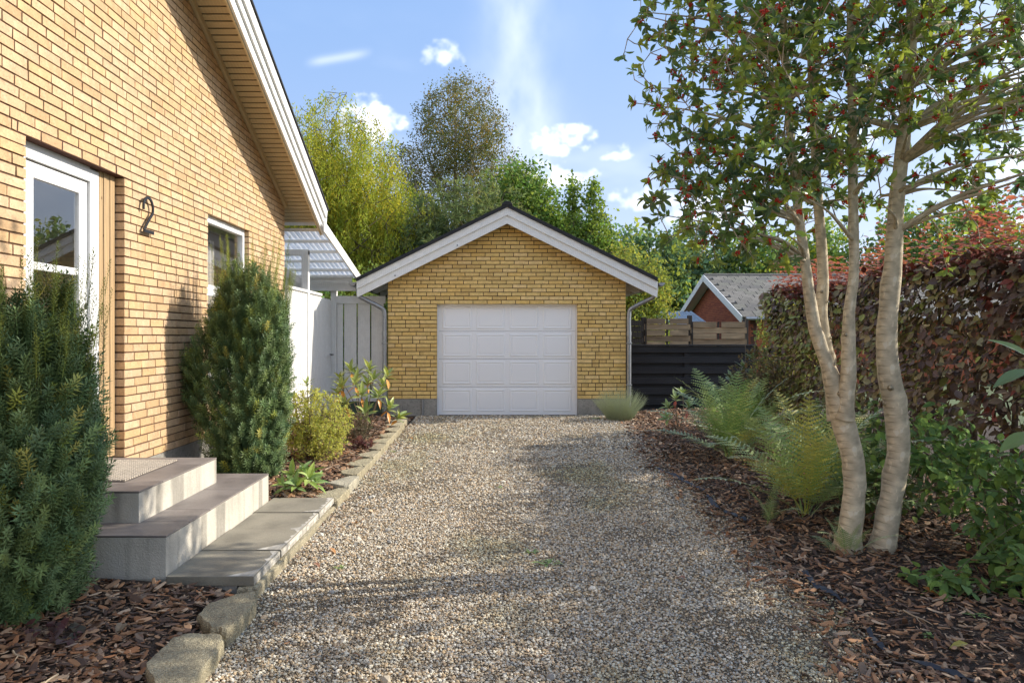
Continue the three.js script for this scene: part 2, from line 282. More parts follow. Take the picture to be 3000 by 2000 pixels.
// lay courses over a rectangle, cut by holes and by a roof line; returns [{s, y, w, h}]
function lay({ s0, s1, y0, y1, holes, top, offset, piers, seed }) {
  const r = rng(seed), out = [], C = 0.0667, H = 0.0545, L = 0.24, J = 0.0115;
  for (let c = 0, y = y0; y + H * 0.6 < y1; c++, y = y0 + c * C) {
    let cuts = holes.filter(h => y + H > h.y0 + 0.02 && y < h.y1 - 0.02).sort((a, b) => a.s0 - b.s0), segs = [], at = s0;
    for (const h of cuts) { segs.push([at, h.s0]); at = h.s1; } segs.push([at, s1]);
    for (const [a, b] of segs) {
      if (b - a < 0.03) continue;
      const js = [a]; let s = a - (piers && segs.length > 1 ? [0, 0.12, 0.06, 0.18][c % 4] : ((offset(c) % 1 + 1) % 1) * L);
      while (s < b) { s += piers && segs.length > 1 && r() < 0.22 ? 0.12 : L; if (s > a + 0.045 && s < b - 0.045) js.push(s); } js.push(b);
      for (let k = 0; k < js.length - 1; k++) { const x0 = js[k] + (k ? J / 2 : 0), x1 = js[k + 1] - (k < js.length - 2 ? J / 2 : 0), mid = (x0 + x1) / 2; if (!top || y < top(mid)) out.push({ s: mid, y: y + H / 2, w: x1 - x0, h: H }); }
    }
  }
  return out;
}
// the 300 that show largest become bricks of their own; the rest are joined
function buildBricks(parent, list, mats, toWorld, depth, rank, seed, most = 300) {
  const r = rng(seed), order = list.map(b => [rank(b), b]).sort((a, b) => b[0] - a[0]).map(q => q[1]), variants = [];
  for (let i = 0; i < 8; i++) variants.push(brickGeo(0.2285, 0.0545, depth, r));
  const rest = mats.map(() => []);
  order.forEach((b, i) => {
    const full = Math.abs(b.w - 0.2285) < 0.004, g = full ? variants[Math.floor(r() * 8)] : brickGeo(b.w, b.h, depth, r), k = Math.min(mats.length - 1, Math.floor(Math.pow(r(), 1.15) * mats.length)), m4 = toWorld(b.s, b.y, (r() - 0.5) * 0.003);
    if (i < most) { const m = mesh('brick', g, mats[k], parent); m.applyMatrix4(m4); }
    else { const c = g.clone().applyMatrix4(m4), uv = c.attributes.uv, du = r() * 5, dv = r() * 5; for (let q = 0; q < uv.count; q++) uv.setXY(q, uv.getX(q) + du, uv.getY(q) + dv); rest[k].push(c); }
  });
  rest.forEach((l) => 0); const all = []; rest.forEach((l, k) => { if (l.length) { const m = mesh('brickwork', merge(l), mats[k], parent); m.userData.kind = 'stuff'; all.push(m); } }); return all;
}

// ---------------------------------------------------------------- the house (gable wall at x = -2.83, running away from the camera)
const paintT = tex(256, 512, (u, v) => { const a = fbm(u * 40, v * 3, 4, 4, 81), b = fbm(u * 6, v * 6, 6, 4, 82); return gray(0.90 + 0.08 * a + 0.06 * (b - 0.5)); });
M.white = std({ map: rp(paintT, 2), bumpMap: rp(fineB, 3), bumpScale: 0.0015, color: lin(0.88, 0.87, 0.84), roughness: 0.55 });
M.whiteSmooth = std({ color: lin(0.84, 0.84, 0.83), roughness: 0.35, map: rp(paintT, 2) });
M.whiteOld = std({ map: rp(paintT, 3), bumpMap: rp(fineB, 5), bumpScale: 0.003, color: lin(0.88, 0.87, 0.835), roughness: 0.7 });
M.cream = std({ map: rp(paintT, 3), color: lin(0.66, 0.53, 0.33), roughness: 0.6 });
M.creamGap = std({ color: lin(0.03, 0.02, 0.012), roughness: 0.9 });
const woodT = tex(256, 1024, (u, v) => { const w = fbm(u * 3, v * 2, 2, 3, 91) * 6, g = Math.sin((u * 34 + w) * 2) * 0.5 + 0.5, f = fbm(u * 120, v * 6, 6, 3, 92); const kx = (u * 3) % 1 - 0.5, ky = (v * 4) % 1 - 0.5, kn = smooth(0.06, 0.02, Math.hypot(kx * 0.5, ky)) * (hash2(Math.floor(u * 3), Math.floor(v * 4), 8) > 0.6 ? 1 : 0); const k = 0.74 + 0.14 * g + 0.2 * (f - 0.5); return [k - 0.3 * kn, (k - 0.02 * g) - 0.36 * kn, k - 0.06 * g - 0.4 * kn]; });
const woodHT = tex(1024, 256, (u, v) => { const w = fbm(v * 3, u * 2, 2, 3, 91) * 6, g = Math.sin((v * 34 + w) * 2) * 0.5 + 0.5, f = fbm(u * 6, v * 120, 6, 3, 92), p = fbm(u * 5, v * 3, 5, 4, 93); const k = 0.72 + 0.12 * g + 0.2 * (f - 0.5) + 0.3 * (p - 0.5); return [k, k * 0.985, k * 0.96]; });
M.pine = std({ map: rp(woodT, 4, 1), color: lin(0.66, 0.46, 0.25), roughness: 0.7 });
M.glass = phys({ color: 0xffffff, transmission: 1, thickness: 0, roughness: 0.0, ior: 1.75 });
M.darkMetal = std({ color: lin(0.018, 0.019, 0.022), roughness: 0.4, metalness: 0.3 });
M.roofing = std({ map: rp(grainT, 2), bumpMap: rp(fineB, 6), bumpScale: 0.004, color: lin(0.028, 0.028, 0.031), roughness: 0.9 });
M.chrome = std({ color: lin(0.7, 0.7, 0.7), roughness: 0.22, metalness: 1 });
M.indoor = std({ color: lin(0.72, 0.69, 0.62), roughness: 0.9 });
M.indoorFloor = std({ map: rp(woodT, 2, 0.5), color: lin(0.4, 0.28, 0.17), roughness: 0.6 });
M.curtain = phys({ color: lin(0.8, 0.78, 0.72), roughness: 1, transmission: 0.4, thickness: 0, side: THREE.DoubleSide });
const WX = -2.83, slopeH = 0.44, roofY = (d) => 3.05 + slopeH * (10 - d);
const house = thing('house', 'yellow brick house with a white gable roof edge and steps up to its door', 'house');
{
  const door = { s0: 4.486, s1: 5.68, y0: 0, y1: 2.547 }, win = { s0: 7.33, s1: 8.555, y0: 0.88, y1: 2.547 };
  const ridge = 2.0, eave = 10;
  // mortar body with openings
  const sh = new THREE.Shape([[-2, -0.3], [eave - 0.008, -0.3], [eave - 0.008, roofY(eave)], [ridge, roofY(ridge)], [-2, roofY(ridge) - slopeH * 4]].map(q => [q[0], q[1] > 2 ? q[1] + 0.06 : q[1]]).map(p => new THREE.Vector2(...p)));
  for (const h of [door, win]) sh.holes.push(new THREE.Path([[h.s0 - 0.009, Math.max(h.y0, 0.02)], [h.s1 + 0.009, Math.max(h.y0, 0.02)], [h.s1 + 0.009, h.y1 + 0.006], [h.s0 - 0.009, h.y1 + 0.006]].map(p => new THREE.Vector2(...p))));
  const core = metric(new THREE.ExtrudeGeometry(sh, { depth: 0.1, bevelEnabled: false }).rotateY(Math.PI / 2)); core.translate(WX - 0.108, 0, 0);
  const wall = mesh('wall', core, M.houseMortar, house);
  mesh('mortar_repair', bx(WX - 0.09, WX - 0.0055, 2.542, 2.614, -5.785, -4.395), M.darkMortar, wall);
  // lintel bricks follow their own joints, a little proud
  const lin0 = { s0: 4.40, s1: 5.78, y0: 2.54, y1: 2.61 };
  const list = lay({ s0: 2.2, s1: eave, y0: 0.346, y1: 5.8, holes: [door, win, lin0], top: (s) => roofY(s) + 0.075, offset: (c) => c * 0.27 + 0.13 * Math.sin(c * 2.7), seed: 5 });
  for (let i = 0; i < 6; i++) list.push({ s: 4.41 + i * 0.23 + 0.112, y: 2.547 + 0.028, w: 0.214, h: 0.0545 });
  const toW = (s, y, o) => new THREE.Matrix4().makeRotationY(Math.PI / 2).setPosition(WX + o, y, -s);
  const cam = camera.position, px = (b) => { const d = Math.max(b.s, 1), u = 1450 - 6170 / d, v = 985 - (b.y - 1.33) * 2180 / d; return (u > -40 && v > -40 && !(u < 340 && v > 900)) ? 1 / (d * d) : 0; };
  buildBricks(wall, list, M.houseBrick, toW, 0.108, px, 6);
  mesh('plinth', bx(WX - 0.12, WX - 0.004, -0.3, 0.338, -eave, 1), M.concrete, house);
  // rest of the body: end wall, ceiling, room behind the openings
  mesh('end_wall', merge([bx(-10, WX - 0.1, -0.3, 2.6, -9.98, -9.88), bx(-10, -9.9, -0.3, 2.6, -9.88, 2)]), M.houseMortar, house);
  const room = mesh('room', merge([bx(-6.2, -6.1, 0.3, 2.75, -9.6, 1.5), bx(-6.2, WX - 0.12, 0.30, 0.4, -9.6, 1.5), bx(-6.2, WX - 0.12, 2.75, 2.85, -9.6, 1.5), bx(-6.1, WX - 0.12, 0.4, 2.75, -9.6, -9.5), bx(-6.1, WX - 0.12, 0.4, 2.75, -6.55, -6.45), bx(-6.1, WX - 0.12, 0.4, 2.75, 1.4, 1.5)]), M.indoor, house);
  // white glazed door in its recess
  const fx0 = WX - 0.14, fx1 = WX - 0.074;      // frame depth
  const dr = new THREE.Group(); dr.name = 'door'; house.add(dr); dr.userData.label = 'white glazed entrance door with one crossbar';
  mesh('frame', merge([bx(fx0, fx1, 0.44, 2.53, -5.452, -5.335, 0.003), bx(fx0, fx1, 0.44, 2.53, -4.60, -4.488, 0.003), bx(fx0, fx1 - 0.001, 2.44, 2.545, -5.335, -4.60, 0.003)]), M.whiteSmooth, dr);
  mesh('sash', merge([bx(fx0 + 0.01, fx1 - 0.018, 0.46, 2.43, -5.325, -5.225, 0.004), bx(fx0 + 0.01, fx1 - 0.018, 0.46, 2.43, -4.71, -4.61, 0.004), bx(fx0 + 0.01, fx1 - 0.019, 2.335, 2.43, -5.225, -4.71, 0.004), bx(fx0 + 0.01, fx1 - 0.019, 0.46, 0.9, -5.225, -4.71, 0.004), bx(fx0 + 0.02, fx1 - 0.022, 1.755, 1.805, -5.225, -4.71, 0.004)]), M.whiteSmooth, dr);
  mesh('pane', bx(fx0 + 0.03, fx0 + 0.034, 1.8, 2.34, -5.23, -4.70), M.glass, dr); mesh('pane', bx(fx0 + 0.03, fx0 + 0.034, 0.89, 1.76, -5.23, -4.70), M.glass, dr);
  mesh('handle', merge([metric(new THREE.CylinderGeometry(0.022, 0.022, 0.02, 18).rotateZ(Math.PI / 2).translate(fx1 - 0.008, 1.54, -5.275)), metric(new THREE.CylinderGeometry(0.01, 0.01, 0.05, 10).rotateZ(Math.PI / 2).translate(fx1 + 0.01, 1.33, -5.275)), bx(fx1 + 0.025, fx1 + 0.043, 1.32, 1.34, -5.285, -5.16, 0.004)]), M.chrome, dr);
  // pine boards that fill the gap beside the door
  for (const [a, b, o] of [[5.455, 5.508, 0], [5.51, 5.552, 0.006], [5.554, 5.598, 0.002], [5.60, 5.664, 0.007]]) mesh('pine_board', metric(bx(fx1 - 0.03, fx1 + o, 0.425, 2.545, -b, -a, 0.002), a * 3, a * 5), M.pine, house);
  // window
  const wn = new THREE.Group(); wn.name = 'window'; house.add(wn);
  const wx1 = WX - 0.05, wx0 = WX - 0.11;
  mesh('frame', merge([bx(wx0, wx1, 0.9, 2.545, -8.553, -8.49, 0.003), bx(wx0, wx1, 0.9, 2.545, -7.393, -7.332, 0.003), bx(wx0, wx1 - 0.001, 2.475, 2.545, -8.49, -7.393, 0.003), bx(wx0, wx1 - 0.001, 1.74, 1.85, -8.49, -7.393, 0.003), bx(wx0, wx1 - 0.001, 0.9, 0.98, -8.49, -7.393, 0.003)]), M.whiteSmooth, wn);
  mesh('sill', bx(wx0, WX + 0.04, 0.865, 0.9, -8.553, -7.332, 0.004), M.concrete, wn);
  mesh('pane', bx(wx0 + 0.025, wx0 + 0.029, 1.84, 2.48, -8.5, -7.385), M.glass, wn); mesh('pane', bx(wx0 + 0.025, wx0 + 0.029, 0.97, 1.745, -8.5, -7.385), M.glass, wn);
  // pleated curtains inside
  for (const [z0, z1, x] of [[-5.18, -4.74, -3.25], [-8.47, -8.1, -3.2]]) {
    const g = new THREE.PlaneGeometry(Math.abs(z1 - z0), 1.9, 40, 1).rotateY(Math.PI / 2).translate(x, 1.45, (z0 + z1) / 2), p = g.attributes.position; for (let i = 0; i < p.count; i++) p.setX(i, p.getX(i) + 0.02 * Math.sin(p.getZ(i) * 70)); g.computeVertexNormals(); mesh('curtain', g, M.curtain, house);
  }
  // soffit boards, trim, barge boards, roof
  const ox = WX + 0.392, cs = 1 / Math.sqrt(1 + slopeH * slopeH), sn = slopeH * cs, E = 10.42, R = (d) => roofY(d);
  const up = V(0, cs, -sn).normalize();
  const along = (x, d, lift) => V(x, R(d) + lift, -d);
  mesh('soffit_backing', bar(along((WX + ox) / 2, E - 0.02, 0.085), along((WX + ox) / 2, ridge, 0.085), ox - WX + 0.02, 0.012, V(0, 1, 0)), M.creamGap, house);
  const pitch = 0.0875; let k = 0;
  const far = (d) => d > 6.1;
  const joined = [];
  for (let q = 0.012; ; q += pitch, k++) {
    const d = E - q * cs; if (d < ridge) break; const w = pitch - (k % 2 ? 0.020 : 0.014), xa = d > 9.93 ? -7 : WX, c = V((xa + ox) / 2, R(d) + 0.07, -d);
    const g = new RoundedBoxGeometry(ox - xa - 0.01, 0.014, w, 1, 0.003), m = new THREE.Matrix4().makeBasis(V(1, 0, 0), V(0, cs, -sn), V(0, sn, cs)).setPosition(c);
    const gg = metric(g, k * 0.37, k * 0.7); gg.applyMatrix4(m); far(d) ? mesh('soffit_board', gg, M.cream, house) : joined.push(gg);
  }
  const sj = mesh('soffit_lining', merge(joined), M.cream, house); sj.userData.kind = 'stuff';
  mesh('trim_board', bar(along(WX + 0.02, 10.0, 0.03), along(WX + 0.02, ridge, 0.03), 0.036, 0.062), M.cream, house);
  mesh('fascia_backing', bar(along(ox + 0.005, E + 0.02, 0.0), along(ox + 0.005, ridge, 0.0), 0.022, 0.26), M.cream, house);
  mesh('barge_board', bar(along(ox + 0.03, E + 0.03, 0.0), along(ox + 0.03, ridge, 0.0), 0.026, 0.235), M.white, house);
  mesh('barge_board', bar(along(ox + 0.055, E + 0.05, 0.075), along(ox + 0.055, ridge, 0.075), 0.024, 0.16), M.white, house);
  mesh('barge_board', bar(along(ox + 0.08, E - 0.02, 0.16), along(ox + 0.08, ridge, 0.16), 0.026, 0.14), M.white, house);
  const L2 = 7.6;
  const roofG = [bar(along(ox / 1 - 3.85, E + 0.04, 0.2), along(ox - 3.85, ridge, 0.2), 7.85, 0.06)];
  roofG.push(bar(V(ox - 3.85, R(ridge) + 0.2, -ridge), V(ox - 3.85, R(ridge) + 0.2 - slopeH * 6, -ridge + 6), 7.85, 0.06));
  mesh('roof', merge(roofG), M.roofing, house);
  // roof felt seen at the verge
  mesh('verge_strip', bar(along(ox + 0.085, E + 0.02, 0.24), along(ox + 0.085, ridge, 0.24), 0.05, 0.028), M.roofing, house);
  mesh('eave_board', bx(-9, ox, R(E) + 0.02, R(E) + 0.18, -E - 0.02, -E), M.white, house);
}
// house number, cut from black metal, held off the wall on two pins
{
  const pts = []; const c = [0.098, 0.205], rad = 0.082;
  for (let i = 0; i <= 22; i++) { const a = (196 - i / 22 * 222) * Math.PI / 180; pts.push([c[0] + rad * Math.cos(a), c[1] + rad * 1.0 * Math.sin(a)]); }
  pts.push([0.112, 0.115], [0.05, 0.05], [0.022, 0.018]);
  const Lft = [], Rgt = []; pts.forEach((p, i) => { const a = pts[Math.max(0, i - 1)], b = pts[Math.min(pts.length - 1, i + 1)], dx = b[0] - a[0], dy = b[1] - a[1], l = Math.hypot(dx, dy), w = 0.0095; Lft.push([p[0] - dy / l * w, p[1] + dx / l * w]); Rgt.push([p[0] + dy / l * w, p[1] - dx / l * w]); });
  const g = merge([prism([...Lft, ...Rgt.reverse()], 0.01, 0.0015), prism([[0.012, 0.002], [0.192, 0.002], [0.192, 0.027], [0.036, 0.027]], 0.0085, 0.0015)]);
  const pins = [[0.098, 0.287], [0.098, 0.017]].map(([x, y]) => metric(new THREE.CylinderGeometry(0.004, 0.004, 0.03, 8).rotateX(Math.PI / 2).translate(x, y, -0.012)));
  const n = thing('house_number', 'black metal numeral 2 fixed to the yellow brick wall', 'house number', null, [WX + 0.026, 2.16, -5.905], Math.PI / 2);
  mesh('numeral', g, M.darkMetal, n); for (const p of pins) mesh('pin', p, M.chrome, n);
}
// ---------------------------------------------------------------- the garage
const GZ = -12.56, gcx = 0.2, slopeG = 0.492;
M.steel = std({ map: rp(grainT, 2), color: lin(0.42, 0.43, 0.44), roughness: 0.42, metalness: 0.75 });
M.doorWhite = std({ color: lin(0.84, 0.84, 0.845), roughness: 0.5, bumpMap: rp(fineB, 5), bumpScale: 0.0006 });
const garage = thing('garage', 'yellow brick garage with white sectional door and pitched roof', 'garage');
{
  const x0 = -1.81, x1 = 2.21, gTop = (x) => 3.30 - slopeG * Math.abs(x - gcx), dr = { s0: -0.985, s1: 1.4, y0: -1, y1: 1.881 };
  const sh = new THREE.Shape([[x0 + 0.008, -0.3], [dr.s0 - 0.008, -0.3], [dr.s0 - 0.008, dr.y1 + 0.006], [dr.s1 + 0.008, dr.y1 + 0.006], [dr.s1 + 0.008, -0.3], [x1 - 0.008, -0.3], [x1 - 0.008, gTop(x1)], [gcx, gTop(gcx)], [x0 + 0.008, gTop(x0)]].map(p => new THREE.Vector2(...p)));
  const wall = mesh('wall', metric(new THREE.ExtrudeGeometry(sh, { depth: 0.1, bevelEnabled: false }).translate(0, 0, GZ - 0.107)), M.garageMortar, garage);
  const list = lay({ s0: x0, s1: x1, y0: 0.28, y1: 3.4, holes: [dr], top: (s) => gTop(s) - 0.03, offset: (c) => (c % 2) * 0.5 + 0.25 * (Math.floor(c / 5) % 2) + 0.1 * Math.sin(c * 1.7), piers: true, seed: 15 });
  const toW = (s, y, o) => new THREE.Matrix4().makeTranslation(s, y, GZ + o);
  buildBricks(wall, list, M.garageBrick, toW, 0.1, (b) => b.w + 0.001 * (3 - Math.abs(b.s)), 16);
  mesh('plinth', merge([bx(x0 - 0.004, dr.s0, -0.3, 0.272, GZ - 0.1, GZ + 0.004, 0.004), bx(dr.s1, x1 + 0.004, -0.3, 0.272, GZ - 0.1, GZ + 0.004, 0.004), bx(dr.s0, dr.s1, -0.3, -0.012, GZ - 0.25, GZ + 0.02)]), M.concrete, garage);
  mesh('side_wall', merge([bx(x0 + 0.002, x0 + 0.1, -0.3, 2.28, -18.5, GZ - 0.108), bx(x1 - 0.1, x1 - 0.002, -0.3, 2.28, -18.5, GZ - 0.108), bx(x0 + 0.1, x1 - 0.1, -0.3, 2.28, -18.5, -18.4)]), M.garageMortar, garage);
  // sectional door: four sections with four raised panels each, in a dark shaft
  mesh('door_frame', merge([bx(dr.s0 + 0.001, -0.958, -0.01, 1.88, GZ - 0.16, GZ - 0.1), bx(1.372, dr.s1 - 0.001, -0.01, 1.88, GZ - 0.16, GZ - 0.1), bx(-0.958, 1.372, 1.862, 1.88, GZ - 0.16, GZ - 0.1)]), M.doorWhite, garage);
  const door = new THREE.Group(); door.name = 'garage_door'; garage.add(door);
  const ys = [-0.007, 0.469, 0.944, 1.4166, 1.872], rows = [[0.047, 0.433], [0.511, 0.909], [0.984, 1.376], [1.453, 1.838]], cols = [[-0.899, -0.397], [-0.325, 0.171], [0.2455, 0.742], [0.819, 1.307]];
  for (let i = 0; i < 4; i++) {
    mesh('section', bx(-0.957, 1.371, ys[i] + 0.002, ys[i + 1] - 0.002, GZ - 0.14, GZ - 0.112, 0.004), M.doorWhite, door);
    for (const [a, b] of cols) {
      const [y0, y1] = rows[i], z = GZ - 0.112, ring = [];
      // moulded rim round a raised field
      const rim = (o0, h0, o1, h1) => { const A = [[a + o0, y0 + o0], [b - o0, y0 + o0], [b - o0, y1 - o0], [a + o0, y1 - o0]], B = [[a + o1, y0 + o1], [b - o1, y0 + o1], [b - o1, y1 - o1], [a + o1, y1 - o1]]; for (let k = 0; k < 4; k++) { const l = (k + 1) % 4; ring.push([...A[k], z + h0], [...A[l], z + h0], [...B[l], z + h1], [...A[k], z + h0], [...B[l], z + h1], [...B[k], z + h1]); } };
      rim(0, 0.0, 0.014, 0.008); rim(0.014, 0.008, 0.03, 0.008); rim(0.03, 0.008, 0.042, 0.001); rim(0.042, 0.001, 0.058, 0.006);
      const B = [[a + 0.058, y0 + 0.058], [b - 0.058, y0 + 0.058], [b - 0.058, y1 - 0.058], [a + 0.058, y1 - 0.058]]; for (const q of [0, 1, 2, 0, 2, 3]) ring.push([...B[q], z + 0.006]);
      const g = new THREE.BufferGeometry(); g.setAttribute('position', new THREE.Float32BufferAttribute(ring.flat(), 3)); g.computeVertexNormals(); mesh('panel', metric(g), M.doorWhite, door);
    }
  }
  mesh('rubber_seal', bx(-0.957, 1.371, -0.014, -0.004, GZ - 0.135, GZ - 0.115), M.darkMetal, garage);
  // roof: barge boards in two steps, roofing, ridge
  const ov = 0.3, hx = 2.48, zf = GZ + ov, top0 = 3.455;
  for (const sg of [-1, 1]) {
    const s2 = sg > 0 ? gcx + 0.001 : gcx - 0.001, quad = (yTop, yBot, z, th) => { const pts = [[s2, yTop], [s2 + sg * hx, yTop - slopeG * hx], [s2 + sg * hx, yBot - slopeG * hx], [s2, yBot]]; const g = prism(sg > 0 ? [...pts].reverse() : pts, th, 0.002); g.translate(0, 0, z - th); return g; };
    mesh('barge_board', quad(top0, top0 - 0.125, zf, 0.024), M.whiteOld, garage);
    mesh('barge_board', quad(top0 - 0.118, top0 - 0.262, zf - 0.024, 0.024), M.whiteOld, garage);
    const rf = quad(top0 + 0.062, top0 + 0.004, zf + 0.03, 6.3); mesh('roof', rf, M.roofing, garage);
    mesh('eave_soffit', (() => { const g = quad(top0 - 0.03, top0 - 0.05, zf - 0.06, 6.2); return g; })(), M.pine, garage);
    // fascia, gutter, rafter tails
    const ex = gcx + sg * (hx + 0.02), ey = top0 - slopeG * hx;
    const gut = new Tubes(); const gp = []; for (let i = 0; i <= 10; i++) { const a = Math.PI + i / 10 * Math.PI; gp.push([ex + sg * 0.055 + 0.058 * Math.cos(a), ey - 0.02 + 0.058 * Math.sin(a)]); } for (let i = 10; i >= 0; i--) { const a = Math.PI + i / 10 * Math.PI; gp.push([ex + sg * 0.055 + 0.054 * Math.cos(a), ey - 0.018 + 0.054 * Math.sin(a)]); }
    const gg = prism(gp, 6.2); gg.translate(0, 0, zf - 6.22); const cap = new THREE.CircleGeometry(0.057, 20, Math.PI, Math.PI).translate(ex + sg * 0.055, ey - 0.02, zf - 0.02); mesh('gutter', merge([gg, metric(cap)]), M.steel, garage);
    for (let i = 0; i < 5; i++) { const z = GZ - 0.02 - i * 0.9, xw = sg > 0 ? x1 : x0, pts = [[xw, gTop(xw) + 0.02 + 0.06], [gcx + sg * 2.42, top0 - 0.06 - slopeG * 2.42], [gcx + sg * 2.42, top0 - 0.14 - slopeG * 2.42], [gcx + sg * 2.34, top0 - 0.19 - slopeG * 2.34], [xw, gTop(xw) - 0.06]]; const g = prism(sg > 0 ? [...pts].reverse() : pts, 0.05); g.translate(0, 0, z - 0.05); mesh('rafter_tail', g, M.whiteOld, garage); }
    // downpipe with swan neck
    const px = sg > 0 ? x1 + 0.045 : x0 - 0.045, pz = GZ + 0.05, ty = ey - 0.07;
    const neck = curve([V(ex + sg * 0.02 - sg * 0.04, ty + 0.02, zf - 0.1), V(ex - sg * 0.02, ty - 0.08, zf - 0.12), V(ex - sg * 0.05, ty - 0.17, zf - 0.13), V(ex - sg * 0.16, ty - 0.235, zf - 0.17), V(px + sg * 0.1, ty - 0.33, pz + 0.03), V(px + sg * 0.015, ty - 0.395, pz + 0.005), V(px, ty - 0.5, pz), V(px, ty - 0.8, pz)], 40);
    const t = new Tubes(); t.add(neck, 0.036, 14); t.add([V(px, ty - 0.78, pz), V(px, -0.02, pz)], 0.0375, 14); t.add([V(px, ty - 0.82, pz), V(px, ty - 0.76, pz)], 0.041, 14);
    mesh('downpipe', t.geo(), M.steel, garage);
    mesh('pipe_bracket', merge([0.5, 1.2].map(y => bx(px - 0.045, px + 0.045, y, y + 0.025, GZ + 0.001, pz + 0.042, 0.004))), M.steel, garage);
  }
  const rc = []; for (let i = 0; i <= 8; i++) { const a = i / 8 * Math.PI; rc.push([gcx + 0.085 * Math.cos(a), top0 + 0.035 + 0.06 * Math.sin(a)]); }
  const rg = prism(rc, 6.3, 0.004); rg.translate(0, 0, zf + 0.035 - 6.3); mesh('ridge_cap', rg, M.roofing, garage);
  for (const [x, y] of [[-1.65, 2.33], [-0.62, 2.83], [1.48, 2.45]]) mesh('bolt', metric(new THREE.SphereGeometry(0.014, 10, 6).translate(x, y, zf + 0.003)), M.steel, garage);
  mesh('conduit', new Tubes().add([V(-1.222, -0.05, GZ + 0.025), V(-1.222, 0.27, GZ + 0.025)], 0.017, 10).geo(), M.steel, garage);
}
// ---------------------------------------------------------------- white fence and gate beyond the house corner, lean-to roof
const fenceTop = 1.98, FX = -2.83, F0 = 10.05, F1 = 12.85;
{
  const fence = thing('slatted_fence', 'white slatted fence continuing the house wall towards the garage', 'fence');
  mesh('top_rail', bx(FX - 0.035, FX + 0.045, fenceTop, fenceTop + 0.04, -12.0, -F0, 0.004), M.whiteOld, fence);
  mesh('bottom_rail', bx(FX - 0.03, FX + 0.0, 0.3, 0.38, -12.0, -F0, 0.004), M.whiteOld, fence);
  for (let z = F0 + 0.02, i = 0; z < 11.98; z += 0.098, i++) mesh('slat', metric(bx(FX + 0.0, FX + 0.022, 0.06, fenceTop - 0.002, -z - 0.072, -z, 0.003), i * 0.3, i), M.whiteOld, fence);
  mesh('backing_board', bx(FX - 0.03, FX - 0.012, 0.08, fenceTop - 0.03, -11.98, -F0), M.whiteOld, fence);
  const gate = thing('garden_gate', 'white slatted garden gate with a small dark handle beside the fence post', 'gate');
  for (let z = 12.02, i = 0; z < 12.76; z += 0.094, i++) mesh('slat', metric(bx(FX + 0.0, FX + 0.024, 0.08, fenceTop - 0.02 - 0.012 * (i % 2), -z - 0.068, -z, 0.003), i * 0.37, i), M.whiteOld, gate);
  mesh('gate_rail', merge([bx(FX - 0.03, FX - 0.001, 0.3, 0.4, -12.78, -12.0), bx(FX - 0.03, FX - 0.001, 1.65, 1.75, -12.78, -12.0), bx(FX + 0.025, FX + 0.04, 0.98, 1.02, -12.7, -12.3, 0.003)]), M.whiteOld, gate);
  mesh('backing_board', bx(FX - 0.045, FX - 0.031, 0.1, fenceTop - 0.06, -12.77, -12.01), M.whiteOld, gate);
  mesh('handle', merge([metric(new THREE.CylinderGeometry(0.012, 0.012, 0.06, 10).rotateZ(Math.PI / 2).translate(FX + 0.05, 1.02, -12.62)), bx(FX + 0.07, FX + 0.09, 1.01, 1.03, -12.64, -12.5, 0.005)]), M.darkMetal, gate);
  const bf = thing('board_fence', 'white board on board fence between the gate post and the garage', 'fence');
  const bz = -12.95;
  mesh('post', bx(FX - 0.02, FX + 0.08, -0.1, 2.32, bz - 0.05, bz + 0.05, 0.004), M.whiteOld, bf);
  mesh('top_board', bx(FX + 0.08, -1.9, 1.90, 2.03, bz + 0.022, bz + 0.045, 0.003), M.whiteOld, bf);
  mesh('bottom_board', bx(FX + 0.08, -1.9, 0.2, 0.3, bz + 0.0225, bz + 0.044, 0.003), M.whiteOld, bf);
  for (let x = FX + 0.085, i = 0; x < -1.96; x += 0.118, i++) { const w = i % 2 ? 0.135 : 0.1; mesh('board', metric(bx(x, Math.min(x + w, -1.895), 0.24, 1.9, bz - (i % 2 ? 0.025 : 0), bz + (i % 2 ? -0.005 : 0.02), 0.002), i, i * 0.4), M.whiteOld, bf); }
}
